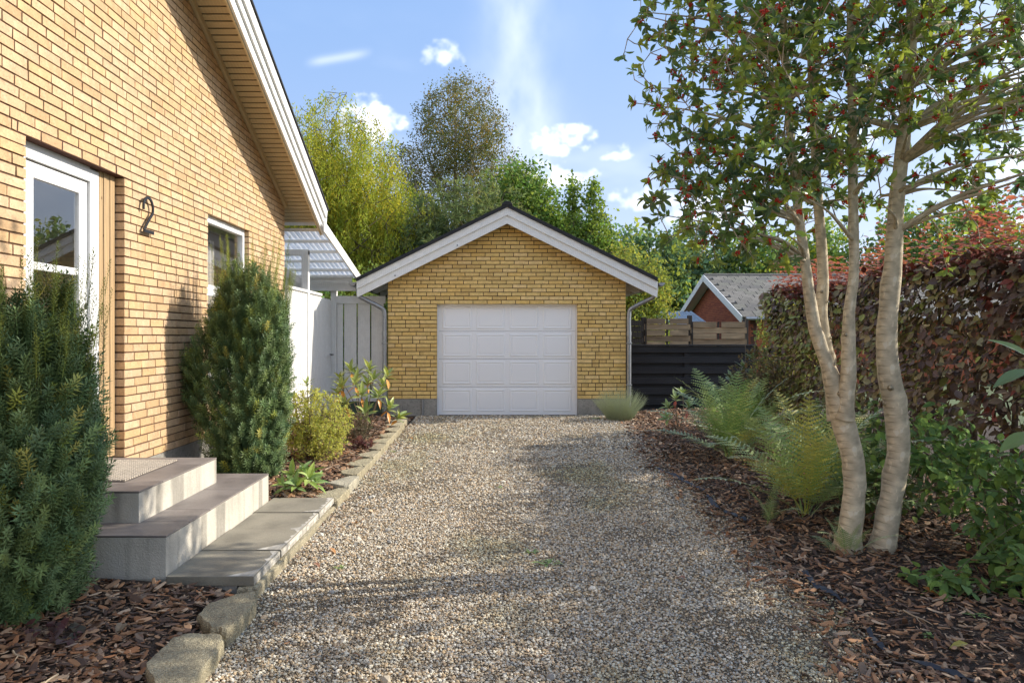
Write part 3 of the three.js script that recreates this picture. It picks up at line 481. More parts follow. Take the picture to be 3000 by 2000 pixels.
{
  const shed = thing('lean_to_roof', 'white timber lean-to roof of clear corrugated sheets behind the house', 'pergola');
  const yR = (d) => 2.80 - 0.19 * (d - 10.3), XR = -2.36;
  M.sheet = phys({ color: lin(0.86, 0.87, 0.88), transmission: 0.62, thickness: 0, roughness: 0.9, side: THREE.DoubleSide });
  const g = new THREE.PlaneGeometry(5, 1, 240, 1), p = g.attributes.position; for (let i = 0; i < p.count; i++) { const x = XR - 2.5 + p.getX(i), d = 10.46 + 2.49 * (0.5 - p.getY(i)); p.setXYZ(i, x, yR(d) + 0.06 + 0.016 * Math.sin(p.getX(i) * 83), -d); } g.computeVertexNormals(); mesh('corrugated_sheet', g, M.sheet, shed);
  mesh('edge_board', bar(V(XR + 0.012, yR(10.2) + 0.02, -10.2), V(XR + 0.012, yR(13.0) + 0.02, -13.0), 0.024, 0.15), M.whiteOld, shed);
  for (const d of [10.35, 10.85, 11.35, 11.85, 12.35, 12.72]) mesh('batten', bar(V(-7.2, yR(d) + 0.02, -d), V(XR, yR(d) + 0.02, -d), 0.05, 0.04), M.whiteOld, shed);
  mesh('beam', bar(V(-7.2, 2.19, -12.88), V(XR - 0.02, 2.19, -12.88), 0.05, 0.15), M.whiteOld, shed);
  mesh('beam', bar(V(-7.2, 2.30, -12.78), V(XR - 0.1, 2.30, -12.78), 0.05, 0.08), M.whiteOld, shed);
  mesh('post', bx(FX - 0.06, FX + 0.04, 0, 2.62, -11.2, -11.1, 0.004), M.whiteOld, shed);
  mesh('cross_beam', bx(-5, FX + 0.04, 2.54, 2.63, -11.195, -11.105, 0.004), M.whiteOld, shed);
  mesh('brace', bar(V(FX - 0.02, 2.12, -11.15), V(FX - 0.62, 2.5, -11.15), 0.045, 0.09), M.whiteOld, shed);
  for (const x of [-4.3, -5.9]) mesh('rafter', bar(V(x, yR(10.2) - 0.06, -10.2), V(x, yR(12.9) - 0.06, -12.9), 0.05, 0.12), M.whiteOld, shed);
}
// ---------------------------------------------------------------- fences right of the garage
M.blackWood = std({ map: rp(woodHT, 0.6, 3), bumpMap: rp(fineB, 4), bumpScale: 0.003, color: lin(0.028, 0.03, 0.037), roughness: 0.75 });
M.oldWood = std({ map: rp(woodHT, 0.9, 3), bumpMap: rp(fineB, 4), bumpScale: 0.003, color: lin(0.66, 0.48, 0.29), roughness: 0.85 });
M.oldWoodDark = std({ map: rp(woodHT, 0.9, 3), color: lin(0.50, 0.36, 0.22), roughness: 0.9 });
M.wornWood = std({ map: rp(woodT, 2, 0.7), color: lin(0.10, 0.085, 0.07), roughness: 0.9 });
{
  const f = thing('black_fence', 'black louvre fence of horizontal boards right of the garage', 'fence'), z = -13.25, x0 = 2.26, x1 = 4.62;
  for (let i = 0; i < 7; i++) { const yt = 1.155 - i * 0.186; mesh('board', metric(bx(x0, x1, yt - 0.115, yt, z + 0.004, z + 0.024, 0.003), i * 0.4, i), M.blackWood, f); mesh('board', metric(bx(x0, x1, yt - 0.2, yt - 0.085, z - 0.05, z - 0.03, 0.003), i * 0.7, i), M.blackWood, f); }
  mesh('top_cap', bx(x0, x1 + 0.03, 1.157, 1.185, z - 0.06, z + 0.05, 0.004), M.blackWood, f);
  for (const x of [2.28, 3.42, 4.58]) mesh('post', bx(x - 0.045, x + 0.045, -0.3, 1.15, z - 0.029, z + 0.003), M.blackWood, f);
  const b = thing('woven_fence', 'weathered brown wooden fence with staggered boards above the black fence', 'fence'), bz = -15.2;
  const panels = [[2.3, 3.05, 1.66, -0.0], [3.05, 4.0, 1.70, -0.02], [4.0, 5.15, 1.63, 0.0]];
  panels.forEach(([a, c, top], k) => {
    const y0 = 0.2, n = 7;
    for (let i = 0; i < n; i++) { const y = top - (i + 1) * 0.118, th = 0.018, off = i % 2 ? -0.014 : 0.014, mid = (a + c) / 2, q = k === 0 ? M.wornWood : i % 3 ? M.oldWood : M.oldWoodDark; for (const [s, e] of i % 2 ? [[a + 0.004, c - 0.004]] : [[a + 0.05, mid - 0.05], [mid + 0.05, c - 0.05]]) mesh('board', metric(bx(s, e, y, y + 0.112, bz + off - th / 2, bz + off + th / 2, 0.002), i * 0.77 + k, i * 0.5), q, b); }
    mesh('batten', merge([bx(a + 0.02, a + 0.05, y0 + 0.5, top, bz - 0.005, bz + 0.005), bx((a + c) / 2 - 0.02, (a + c) / 2 + 0.02, y0 + 0.5, top, bz - 0.004, bz + 0.004)].map((g, i) => i ? g.translate(0, 0, -0.03) : g)), M.wornWood, b);
    mesh('post', bx(c - 0.045, c + 0.045, -0.2, top + 0.06, bz - 0.12, bz - 0.04, 0.004), M.wornWood, b);
  });
  mesh('end_panel', bx(5.16, 5.2, 0.2, 1.62, bz - 1.4, bz - 0.05), M.blackWood, b);
}
// ---------------------------------------------------------------- red brick neighbour house with grey tiled roof
{
  const D0 = 24, D1 = 33, X = 8.35, gx = 7.98, ye = 1.93, dm = 28.4, ya = 3.58;
  const h = thing('red_brick_house', 'red brick outbuilding with a grey tiled roof behind the wooden fence', 'house');
  const sh = new THREE.Shape([[D0 + 0.3, -0.3], [D1 - 0.3, -0.3], [D1 - 0.3, ye], [dm, ya - 0.12], [D0 + 0.3, ye]].map(p => new THREE.Vector2(...p)));
  const wg = metric(new THREE.ExtrudeGeometry(sh, { depth: 0.2, bevelEnabled: false }).rotateY(Math.PI / 2)); wg.translate(X, 0, 0);
  const wall = mesh('gable_wall', wg, M.darkMortar, h);
  const roofLine = (s) => s < dm ? lerp(ye, ya - 0.12, (s - D0 - 0.3) / (dm - D0 - 0.3)) : lerp(ya - 0.12, ye, (s - dm) / (D1 - 0.3 - dm));
  const list = lay({ s0: D0 + 0.3, s1: D1 - 0.3, y0: 1.0, y1: 3.6, holes: [], top: (s) => roofLine(s) - 0.04, offset: (c) => (c % 2) * 0.5, seed: 3 });
  buildBricks(wall, list, M.redBrick, (s, y, o) => new THREE.Matrix4().makeRotationY(-Math.PI / 2).setPosition(X - 0.005 + o, y, -s), 0.1, (b) => b.y * 10 - b.s * 0.1, 4);
  mesh('front_wall', bx(X + 0.2, 22, -0.3, ye, -D0 - 0.5, -D0 - 0.3), M.redBrick[0], h);
  M.oldTile = [[0.19, 0.175, 0.15], [0.235, 0.215, 0.185], [0.155, 0.145, 0.13], [0.2, 0.19, 0.155]].map(c => std({ map: rp(grainT, 1.5), bumpMap: rp(fineB, 3), bumpScale: 0.006, color: lin(...c), roughness: 0.95 }));
  const L = Math.hypot(dm - D0, ya - ye), up = V(0, dm - D0, (ya - ye)).normalize(), dirUp = V(0, ya - ye, -(dm - D0)).normalize();
  mesh('roof_deck', merge([bar(V(16, ye, -D0), V(16, ya, -dm), 16.1, 0.06, V(0, 1, 0)), bar(V(16, ye, -D1), V(16, ya, -dm), 16.1, 0.06, V(0, 1, 0))]), M.oldTile[2], h);
  // overlapping tiles on the visible slope
  const r = rng(88), tg = [0, 1].map(() => metric(new RoundedBoxGeometry(0.405, 0.035, 0.5, 1, 0.012))), rows = 13, rest = M.oldTile.map(() => []);
  let made = 0;
  for (let i = rows - 1; i >= 0; i--) for (let j = 0; j < 26; j++) {
    const t = (i + 0.5) / rows * L, c = V(gx + 0.22 + j * 0.415 + (i % 2) * 0.2, ye, -D0).add(dirUp.clone().multiplyScalar(t)).add(up.clone().multiplyScalar(0.055 + r() * 0.01));
    const y2 = up.clone().add(dirUp.clone().multiplyScalar(-0.07)).normalize(), z2 = V(1, 0, 0).cross(y2).normalize(), m4 = new THREE.Matrix4().makeBasis(V(1, 0, 0), y2, z2).setPosition(c), k = Math.floor(r() * 4);
    if (made++ < 300) { const m = mesh('roof_tile', tg[0], M.oldTile[k], h); m.applyMatrix4(m4); } else rest[k].push(tg[0].clone().applyMatrix4(m4));
  }
  rest.forEach((l, k) => { if (l.length) mesh('roof_tiling', merge(l), M.oldTile[k], h).userData.kind = 'stuff'; });
  mesh('ridge', new Tubes().add([V(gx, ya + 0.05, -dm), V(22, ya + 0.05, -dm)], 0.1, 10).geo(), M.oldTile[0], h);
  for (const D of [D0 - 0.02, D1 + 0.02]) mesh('barge_board', bar(V(gx - 0.02, ye - 0.06, -D), V(gx - 0.02, ya - 0.02, -dm), 0.03, 0.24), M.whiteOld, h);
  mesh('gable_soffit', merge([bar(V((gx + X) / 2, ye - 0.08, -D0), V((gx + X) / 2, ya - 0.08, -dm), X - gx, 0.02), bar(V((gx + X) / 2, ye - 0.08, -D1), V((gx + X) / 2, ya - 0.08, -dm), X - gx, 0.02)]), M.whiteOld, h);
  mesh('gutter', new Tubes().add([V(gx + 0.1, ye - 0.03, -D0 + 0.08), V(22, ye - 0.03, -D0 + 0.08)], 0.06, 8).geo(), M.steel, h);
  const shed = thing('shed', 'low shed with a pale corrugated roof beside the red brick house', 'shed');
  mesh('roof', (() => { const g = new THREE.PlaneGeometry(2.3, 2.5, 80, 1).rotateX(-1.35), p = g.attributes.position; for (let i = 0; i < p.count; i++) p.setY(i, p.getY(i) + 0.02 * Math.sin(p.getX(i) * 40)); g.computeVertexNormals(); return g.translate(6.3, 2.0, -27); })(), M.steel, shed);
  mesh('shed_wall', bx(5.2, 7.4, -0.2, 1.85, -28, -26.2), M.wornWood, shed);
}
// ---------------------------------------------------------------- entrance steps, slabs, edging
const tileT = tex(512, 512, (u, v) => { const a = fbm(u * 5, v * 5, 5, 5, 101), b = fbm(u * 100, v * 100, 100, 2, 102), s = smooth(0.6, 0.8, fbm(u * 3, v * 3, 3, 4, 103)); return gray(0.82 + 0.18 * (a - 0.3) + 0.08 * (b - 0.5) - 0.08 * s); });
const streakT = tex(512, 512, (u, v) => { const a = fbm(u * 14, v * 1.0 + 3, 14, 4, 111), b = fbm(u * 6, v * 6, 6, 5, 112), c = fbm(u * 80, v * 80, 80, 2, 113); const k = 0.78 + 0.26 * smooth(0.35, 0.7, a) * 0.8 + 0.16 * (b - 0.5) + 0.06 * (c - 0.5); return [k, k * 0.995, k * 0.98]; });
M.tile = std({ map: rp(tileT, 1.1), bumpMap: rp(fineB, 3), bumpScale: 0.001, color: lin(0.30, 0.26, 0.235), roughness: 0.5 });
M.render = std({ map: rp(streakT, 0.9), bumpMap: rp(fineB, 2.5), bumpScale: 0.004, color: lin(0.52, 0.485, 0.42), roughness: 0.95 });
M.grout = std({ color: lin(0.07, 0.06, 0.052), roughness: 1 });
{
  const steps = thing('entrance_steps', 'rendered concrete entrance steps topped with brown grey tiles', 'steps');
  const low = { x0: WX + 0.0, x1: -1.80, d0: 4.075, d1: 5.93, y: 0.238 }, up = { x0: WX - 0.07, x1: -2.08, d0: 4.35, d1: 5.57, y: 0.424 };
  mesh('lower_step', bx(low.x0, low.x1 - 0.004, -0.3, low.y - 0.012, -low.d1 + 0.003, -low.d0 - 0.004, 0.004), M.render, steps);
  mesh('upper_step', bx(WX + 0.002, up.x1 - 0.004, low.y - 0.02, up.y - 0.012, -up.d1 + 0.004, -up.d0 - 0.004, 0.004), M.render, steps);
  mesh('grout_bed', merge([bx(low.x0 + 0.01, low.x1 - 0.006, low.y - 0.012, low.y - 0.003, -low.d1 + 0.006, -low.d0 - 0.006), bx(WX - 0.06, up.x1 - 0.006, up.y - 0.012, up.y - 0.003, -up.d1 + 0.006, -up.d0 - 0.006)]), M.grout, steps);
  const r = rng(7);
  const tiles = (s, ds, xs) => { for (let i = 0; i < ds.length - 1; i++) for (let j = 0; j < xs.length - 1; j++) mesh('tile', metric(bx(xs[j] + 0.003, xs[j + 1] - 0.003, s.y - 0.01, s.y + (r() - 0.5) * 0.001, -ds[i + 1] + 0.003, -ds[i] - 0.003, 0.0015), r() * 5, r() * 5), M.tile, steps); };
  tiles(low, [4.075, 4.39, 4.70, 5.305, 5.72, 5.93], [-2.82, -2.38, -1.80]); tiles(up, [4.35, 4.665, 5.265, 5.57], [-2.895, -2.38, -2.08]);
  // woven doormat
  const mat = thing('doormat', 'beige woven doormat lying on the top step', 'doormat'), matM = std({ color: lin(0.60, 0.52, 0.42), roughness: 1, map: rp(grainT, 4) }), matD = std({ color: lin(0.10, 0.08, 0.065), roughness: 1 });
  mesh('backing', bx(-2.80, -2.30, up.y + 0.001, up.y + 0.005, -5.40, -4.62), matD, mat);
  const cell = []; for (let i = 0; i < 26; i++) for (let j = 0; j < 17; j++) { const x = -2.79 + j * 0.0288, z = -4.63 - i * 0.0296; cell.push(bx(x, x + 0.0235, up.y + 0.004, up.y + 0.013, z - 0.022, z - ((i + j) % 2 ? 0.002 : 0.004))); }
  mesh('weave', merge(cell), matM, mat).userData.kind = 'stuff';
}
// four concrete slabs along the step, on a kerb
M.slab = std({ map: rp(tileT, 1.3), bumpMap: rp(fineB, 4), bumpScale: 0.0015, color: lin(0.335, 0.30, 0.225), roughness: 0.8 });
M.slabPale = std({ map: rp(streakT, 2), color: lin(0.56, 0.53, 0.47), roughness: 0.9 });
{
  const edge = [4.05, 4.545, 5.04, 5.535, 6.03], names = ['nearest paving slab with a worn pale corner beside the steps', 'second nearest paving slab beside the steps', 'third paving slab from the front beside the steps', 'farthest paving slab beside the steps next to the green plant'];
  for (let i = 0; i < 4; i++) {
    const s = thing('paving_slab', names[i], 'paving slab', 'slabs along the entrance steps'), dx = (i % 2) * 0.006, y = 0.022 + [0, 0.004, -0.003, 0.002][i];
    mesh('slab', metric(bx(-1.795, -1.315 + dx, y - 0.052, y, -edge[i + 1] + 0.004, -edge[i] - 0.004, 0.004), i * 0.9, i * 1.3), M.slab, s);
    // lime bloom spreading from the outer edge
    const r = rng(40 + i), p = []; for (let k = 0; k <= 14; k++) p.push([(k / 14) * 0.48, (k < 2 || k > 12 ? 0.02 : 0) + 0.004 + 0.035 * Math.pow(r(), 2) + 0.12 * smooth([4, 4, 5, 3][i], 0, k) * (0.6 + 0.4 * r()) * [1, 1, 0.3, 0.7][i]]);
    const sh = new THREE.Shape([[0, 0], [0.48, 0], ...[...p].reverse()].map(q => new THREE.Vector2(...q)));
    const g = new THREE.ShapeGeometry(sh); g.rotateX(-Math.PI / 2); g.rotateY(Math.PI / 2); g.translate(-1.3195 + dx, y + 0.0012, -edge[i] - 0.006); mesh('lime_stain', metric(g), M.slabPale, s);
    mesh('bedding', bx(-1.79, -1.41, y - 0.25, y - 0.053, -edge[i + 1] + 0.003, -edge[i] - 0.012), M.concrete, s);
    mesh('outer_face', bx(-1.3149 + dx, -1.3125 + dx, y - 0.047, y - 0.004, -edge[i + 1] + 0.006, -edge[i] - 0.006), M.slabPale, s);
  }
}
const stoneT = tex(512, 512, (u, v) => { const a = fbm(u * 50, v * 50, 50, 3, 121), b = fbm(u * 5, v * 5, 5, 4, 122), c = hash2(Math.floor(u * 130), Math.floor(v * 130), 9); const k = 0.62 + 0.3 * a + 0.25 * (b - 0.5) + 0.2 * (c - 0.5); return [k, k * 0.98, k * 0.9]; });
M.kerbStone = [[0.66, 0.60, 0.47], [0.68, 0.62, 0.50], [0.60, 0.54, 0.42]].map(c => std({ map: rp(stoneT, 2.2), bumpMap: rp(stoneT, 2.2), bumpScale: 0.012, color: lin(...c), roughness: 1 }));
M.kerbPale = std({ map: rp(stoneT, 2), bumpMap: rp(fineB, 3), bumpScale: 0.004, color: lin(0.62, 0.59, 0.53), roughness: 0.95 });
function roughBlock(pts, h, r) {   // pts: outline (x, z) anticlockwise seen from above
  const N = [], n = pts.length; for (let i = 0; i < n; i++) { const a = pts[i], b = pts[(i + 1) % n]; for (let k = 0; k < 4; k++) N.push([lerp(a[0], b[0], k / 4) + (k ? (r() - 0.5) * 0.012 : 0), lerp(a[1], b[1], k / 4) + (k ? (r() - 0.5) * 0.012 : 0)]); }
  const cx = N.reduce((s, p) => s + p[0], 0) / N.length, cz = N.reduce((s, p) => s + p[1], 0) / N.length, pos = [], ring = [[1.0, -h], [1.0, -0.03], [0.985, -0.012], [0.94, 0]], P = ring.map(([k, y]) => N.map(p => [cx + (p[0] - cx) * k, y + (r() - 0.5) * (y > -h ? 0.006 : 0), cz + (p[1] - cz) * k]));
  for (let q = 0; q < 3; q++) for (let i = 0; i < N.length; i++) { const j = (i + 1) % N.length, a = P[q][i], b = P[q][j], c = P[q + 1][j], d = P[q + 1][i]; pos.push(...a, ...c, ...b, ...a, ...d, ...c); }
  for (let i = 0; i < N.length; i++) pos.push(...P[3][i], cx, 0.003, cz, ...P[3][(i + 1) % N.length]);
  const g = new THREE.BufferGeometry(); g.setAttribute('position', new THREE.Float32BufferAttribute(pos, 3)); g.computeVertexNormals(); return metric(g, r() * 3, r() * 3);
}
{
  const r = rng(19), labels = ['nearest rough edging stone at the front of the mulch bed', 'rough edging stone just in front of the paving slabs'];
  const outlines = [[[-1.458, -3.088], [-1.345, -2.921], [-1.27, -2.80], [-1.191, -2.9], [-1.2, -3.195], [-1.216, -3.331], [-1.258, -3.42], [-1.404, -3.432], [-1.462, -3.369]], [[-1.449, -3.607], [-1.32, -3.45], [-1.235, -3.42], [-1.217, -3.533], [-1.221, -3.797], [-1.276, -3.96], [-1.375, -3.88], [-1.452, -3.768]]];
  outlines.forEach((o, i) => { const m = solo('edging_stone', roughBlock(o.map(p => [p[0], p[1]]), 0.2, r), M.kerbStone[i * 2], labels[i], 'edging stone', 'stones edging the driveway'); m.position.y = [-0.03, -0.018][i]; });
  // kerb blocks under the slabs
  [[4.03, 4.55, 'front kerb block under the nearest paving slab'], [4.555, 6.02, 'long kerb block under the paving slabs']].forEach(([a, b, l]) => solo('kerb_block', roughBlock([[-1.40, -a], [-1.292, -a], [-1.292, -b], [-1.40, -b]], 0.22, r), M.kerbStone[1], l, 'kerb block', 'kerb under the slabs').position.set(0, -0.033, 0));
  const ord = ['first edging stone beyond the paving slabs', 'pale edging stone beside the green leafy plant', 'third edging stone beyond the slabs', 'fourth edging stone beyond the slabs, with a cracked end', 'fifth edging stone beyond the slabs', 'sixth edging stone beyond the slabs', 'seventh edging stone beyond the slabs', 'eighth edging stone beyond the slabs', 'ninth edging stone beyond the slabs', 'tenth edging stone beyond the slabs', 'last edging stone, nearest to the garage'];
  let d = 6.06; for (let i = 0; i < ord.length; i++) {
    const L = 0.49 + (r() - 0.5) * 0.05, w = 0.25 + (r() - 0.5) * 0.06, x1 = leftEdge + 0.04 - 0.012 * i * 0.4 + (r() - 0.5) * 0.02, m = solo('edging_stone', roughBlock([[x1 - w * 1.1, -d - L * 0.28], [x1 - w * 0.2, -d], [x1, -d - 0.004], [x1 + 0.008, -d - L + 0.012], [x1 - w * 0.35, -d - L + 0.014]], 0.2, r), i === 1 ? M.kerbPale : M.kerbStone[i % 3], ord[i], 'edging stone', 'stones edging the driveway');
    m.position.y = 0.018 + 0.006 * (12 - d) * -0.4 + 0.012 * i * 0.4 + (r() - 0.5) * 0.012; d += L;
  }
}
// strips of black landscape fabric poking out of the mulch
M.fabric = std({ map: rp(grainT, 4), color: lin(0.035, 0.043, 0.058), roughness: 0.7, side: THREE.DoubleSide });
[[[1.62, 7.9], [1.78, 7.35], [1.80, 7.0], [1.86, 6.6], 'farthest black fabric strip along the gravel edge'], [[1.84, 6.45], [1.80, 6.1], [1.85, 5.7], [1.90, 5.5], 'black fabric strip in the mulch before the fern'], [[1.83, 4.42], [1.80, 4.15], [1.84, 3.9], 'short black fabric strip in front of the tree trunks'], [[1.78, 3.55], [1.76, 3.3], [1.90, 3.05], [1.93, 2.85], 'nearest black fabric strip in the dark mulch']].forEach((q, k) => {
  const label = q.pop(), r = rng(70 + k), pts = curve(q.map(([x, d]) => V(x, 0, -d)), 16), pos = [], idx = [];
  pts.forEach((p, i) => { const w = 0.018 + 0.02 * Math.sin(i / 16 * Math.PI) * (0.6 + 0.7 * r()), y = groundY(p.x, p.z) + 0.008; pos.push(p.x - w / 2, y + 0.02 * r() - 0.004, p.z, p.x + w / 2, y + 0.03 * r() - 0.004, p.z + 0.02 * r()); if (i) { const a = i * 2; idx.push(a - 2, a - 1, a, a - 1, a + 1, a); } });
  const g = new THREE.BufferGeometry(); g.setAttribute('position', new THREE.Float32BufferAttribute(pos, 3)); g.setAttribute('uv', new THREE.Float32BufferAttribute(pos.filter((_, i) => i % 3 !== 1), 2)); g.setIndex(idx); g.computeVertexNormals(); solo('fabric_strip', g, M.fabric, label, 'fabric strip', 'landscape fabric strips');
});
// ================================================================ planting
// a leaf lies along +y from its stalk, facing +z
function leafGeo(len, wid, { segs = 3, fold = 0.25, curl = 0.15, shape = (t) => Math.sin(Math.PI * Math.pow(t, 0.8)) } = {}) {
  const pos = [], mid = [], L = [], R = [];
  for (let k = 0; k <= segs; k++) { const t = k / segs, w = wid / 2 * Math.max(0.02, shape(t)), y = len * t, z = -curl * len * t * t; mid.push([0, y, z]); L.push([-w, y, z + fold * w]); R.push([w, y, z + fold * w]); }
  for (let k = 0; k < segs; k++) pos.push(...mid[k], ...mid[k + 1], ...L[k], ...L[k], ...mid[k + 1], ...L[k + 1], ...mid[k], ...R[k], ...mid[k + 1], ...R[k], ...R[k + 1], ...mid[k + 1]);
  const g = new THREE.BufferGeometry(); g.setAttribute('position', new THREE.Float32BufferAttribute(pos, 3)); g.computeVertexNormals(); g.setAttribute('uv', new THREE.Float32BufferAttribute(new Float32Array(pos.length / 3 * 2), 2)); return g;
}
function frame(pos, dir, up, s = 1, s2 = s) { const y = dir.clone().normalize(), x = y.clone().cross(up); if (x.lengthSq() < 1e-5) x.set(1, 0.01, 0).cross(y); x.normalize(); const z = x.clone().cross(y); return new THREE.Matrix4().makeBasis(x.multiplyScalar(s2), y.multiplyScalar(s), z.multiplyScalar(s)).setPosition(pos); }
const rdir = (r) => { const a = r() * 6.2832, y = r() * 2 - 1, q = Math.sqrt(1 - y * y); return V(q * Math.cos(a), y, q * Math.sin(a)); };
const leafMat = (o = {}) => phys({ color: 0xffffff, roughness: 1, transmission: 0.4, thickness: 0, side: THREE.DoubleSide, specularIntensity: 0.35, ...o });
M.leaf = leafMat(); M.leafGloss = leafMat({ transmission: 0.5, clearcoat: 0.55, clearcoatRoughness: 0.28 }); M.needle = leafMat({ transmission: 0, clearcoat: 0.3, clearcoatRoughness: 0.35, roughness: 0.7 }); M.leafSolid = leafMat({ transmission: 0, roughness: 0.7 }); M.leafThin = leafMat({ transmission: 0.5 });
const tint = (r, c, a = 0.3, b = 0.12) => { const k = 1 - a / 2 + a * r(), h = (r() - 0.5) * b; return lin(clamp(c[0] * k * (1 + h), 0, 1), clamp(c[1] * k, 0, 1), clamp(c[2] * k * (1 - h), 0, 1)); };
// the 300 leaves that show largest are leaves of their own, the rest one mass
function foliage(name, geo, mat, list, parent, most = 300) {
  const cp = camera.position, p = V(), o = list.map((q) => { p.setFromMatrixPosition(q[0]); const d = Math.max(0.5, -p.z), u = p.x / d * 2180 + 1450, v = 985 - (p.y - cp.y) / d * 2180; return [u > 20 && u < 2980 && v > 20 && v < 1980 ? d : 99 + d, q]; }).sort((a, b) => a[0] - b[0]).map(q => q[1]);
  const r = rng(list.length), own = o.slice(0, most), mats = []; for (let i = 0; i < 7; i++) { const m = mat.clone(); m.color = own[Math.floor((i + 0.5) / 7 * own.length)][1].clone(); mats.push(m); }
  for (const [m4] of own) mesh('leaf', geo, mats[Math.floor(r() * 7)], parent).applyMatrix4(m4);
  if (o.length > most) instances(name, geo, mat, o.slice(most), parent);
}
const pick = (r, l) => l[Math.floor(r() * l.length)];
function barkMat(c, pale, seed, rep = 3) {
  const t = tex(256, 512, (u, v) => { const a = fbm(u * 6, v * 18, 6, 4, seed), b = fbm(u * 5, v * 5, 5, 4, seed + 1), ring = smooth(0.62, 0.7, fbm(u * 4, v * 46, 4, 3, seed + 2)), w = smooth(0.62, 0.68, fbm(u * 14, v * 10, 14, 3, seed + 3)); const k = 0.70 + 0.30 * a + 0.34 * (b - 0.5) - 0.13 * ring; return [k + pale * w, k * 0.98 + pale * w, k * 0.94 + pale * w]; });
  return std({ map: rp(t, rep, rep * 0.6), bumpMap: rp(t, rep, rep * 0.6), bumpScale: 0.007, color: lin(...c), roughness: 0.95 });
}
M.hollyBark = barkMat([0.76, 0.67, 0.51], 0.10, 201); M.bark = barkMat([0.14, 0.11, 0.085], 0.1, 211, 2); M.birchBark = barkMat([0.46, 0.43, 0.38], 0.3, 221, 1); M.twig = std({ color: lin(0.15, 0.115, 0.075), roughness: 0.95 }); M.twigGreen = std({ color: lin(0.20, 0.19, 0.06), roughness: 0.8 });

// branches from stems to leaf clusters: main limbs reach for some clusters, twigs join the rest to the nearest limb
function grow(tubes, stems, targets, nMain, r, { r0 = 0.03, twig = 0.0035, droop = 0.12, rise = 0.35, sides = 5, lowest = -1 } = {}) {
  const sp = []; stems.forEach((s) => s.pts.forEach((p, i) => { if (p.y >= lowest) sp.push({ p, r: s.radii[i] }); }));
  const limbs = [], nodes = [], order = targets.map((t, i) => [r(), i]).sort((a, b) => a[0] - b[0]).map(q => q[1]);
  for (let k = 0; k < Math.min(nMain, targets.length); k++) {
    const t = targets[order[k]]; let best = null, bd = 1e9;
    for (const s of sp) { const h = Math.hypot(s.p.x - t.x, s.p.z - t.z), want = t.y - rise * h, d = Math.abs(s.p.y - want) * 1.5 + h + r() * 0.15; if (d < bd) { bd = d; best = s; } }
    const a = best.p, L = a.distanceTo(t), mid = a.clone().lerp(t, 0.5).add(V((r() - 0.5) * L * 0.22, L * droop, (r() - 0.5) * L * 0.22));
    const pts = curve([a.clone(), a.clone().lerp(mid, 0.5).add(V((r() - 0.5) * L * 0.08, L * 0.03, (r() - 0.5) * L * 0.08)), mid, t], 8), ra = Math.min(r0 * (0.5 + 0.5 * Math.min(1, L)), best.r * 0.6);
    tubes.add(pts, pts.map((_, i) => lerp(ra, twig, Math.pow(i / 8, 0.8))), sides, null, false); pts.forEach((p, i) => { if (i > 1) nodes.push({ p, rr: lerp(ra, twig, i / 8) }); });
    limbs.push({ t, dir: pts[8].clone().sub(pts[6]).normalize() });
  }
  const out = [...limbs.map(l => ({ p: l.t, dir: l.dir }))];
  for (let k = nMain; k < targets.length; k++) {
    const t = targets[order[k]]; let best = nodes[0], bd = 1e9; for (const n of nodes) { const d = n.p.distanceToSquared(t); if (d < bd) { bd = d; best = n; } }
    const L = Math.sqrt(bd), mid = best.p.clone().lerp(t, 0.55).add(V((r() - 0.5) * L * 0.3, (r() - 0.3) * L * 0.25, (r() - 0.5) * L * 0.3)), pts = [best.p, mid, t];
    tubes.add(pts, [Math.min(best.rr * 0.7, twig * 2.2), twig * 1.4, twig * 0.7], 3, null, false); out.push({ p: t, dir: t.clone().sub(mid).normalize() });
    if (L > 0.12) nodes.push({ p: mid, rr: twig * 1.4 });
  }
  return out;
}
function inEllipsoids(r, list, n, keep) { const out = []; const w = list.map(e => e[3] * e[4] * e[5] * (e[6] ?? 1)), tot = w.reduce((a, b) => a + b); let guard = 0; while (out.length < n && guard++ < n * 40) { let q = r() * tot, k = 0; while (q > w[k]) q -= w[k++]; const e = list[k], d = rdir(r), m = Math.pow(r(), 0.42), p = V(e[0] + d.x * m * e[3], e[1] + d.y * m * e[4], e[2] + d.z * m * e[5]); if (!keep || keep(p)) out.push(p); } return out; }

// ---------------------------------------------------------------- holly trees with red berries
const hollyLeaf = leafGeo(0.072, 0.031, { segs: 4, fold: 0.35, curl: 0.22, shape: (t) => Math.pow(Math.sin(Math.PI * Math.min(1, t * 0.97 + 0.03)), 0.7) });
const berryGeo = new THREE.IcosahedronGeometry(0.0066, 1); M.berry = std({ color: lin(0.55, 0.035, 0.015), roughness: 0.35 });
function lump(seed) { const r = rng(seed), k = []; for (let i = 0; i < 16; i++) k.push([r(), r() * 6.28, 0.02 + 0.03 * r(), 0.06 + 0.12 * r()]); return (t, a, len) => { let q = 1 + 0.02 * Math.sin(len * 21 + a * 2) + 0.025 * Math.sin(len * 9 + a * 3 + 1) + 0.006 * Math.sin(len * 60 + a); for (const [kt, ka, w, h] of k) { const da = Math.cos(a - ka), dt = (t - kt) / (w * 0.45); if (da > 0.3) q += h * 1.3 * Math.exp(-dt * dt) * Math.pow((da - 0.3) / 0.7, 1.5); } return q; }; }
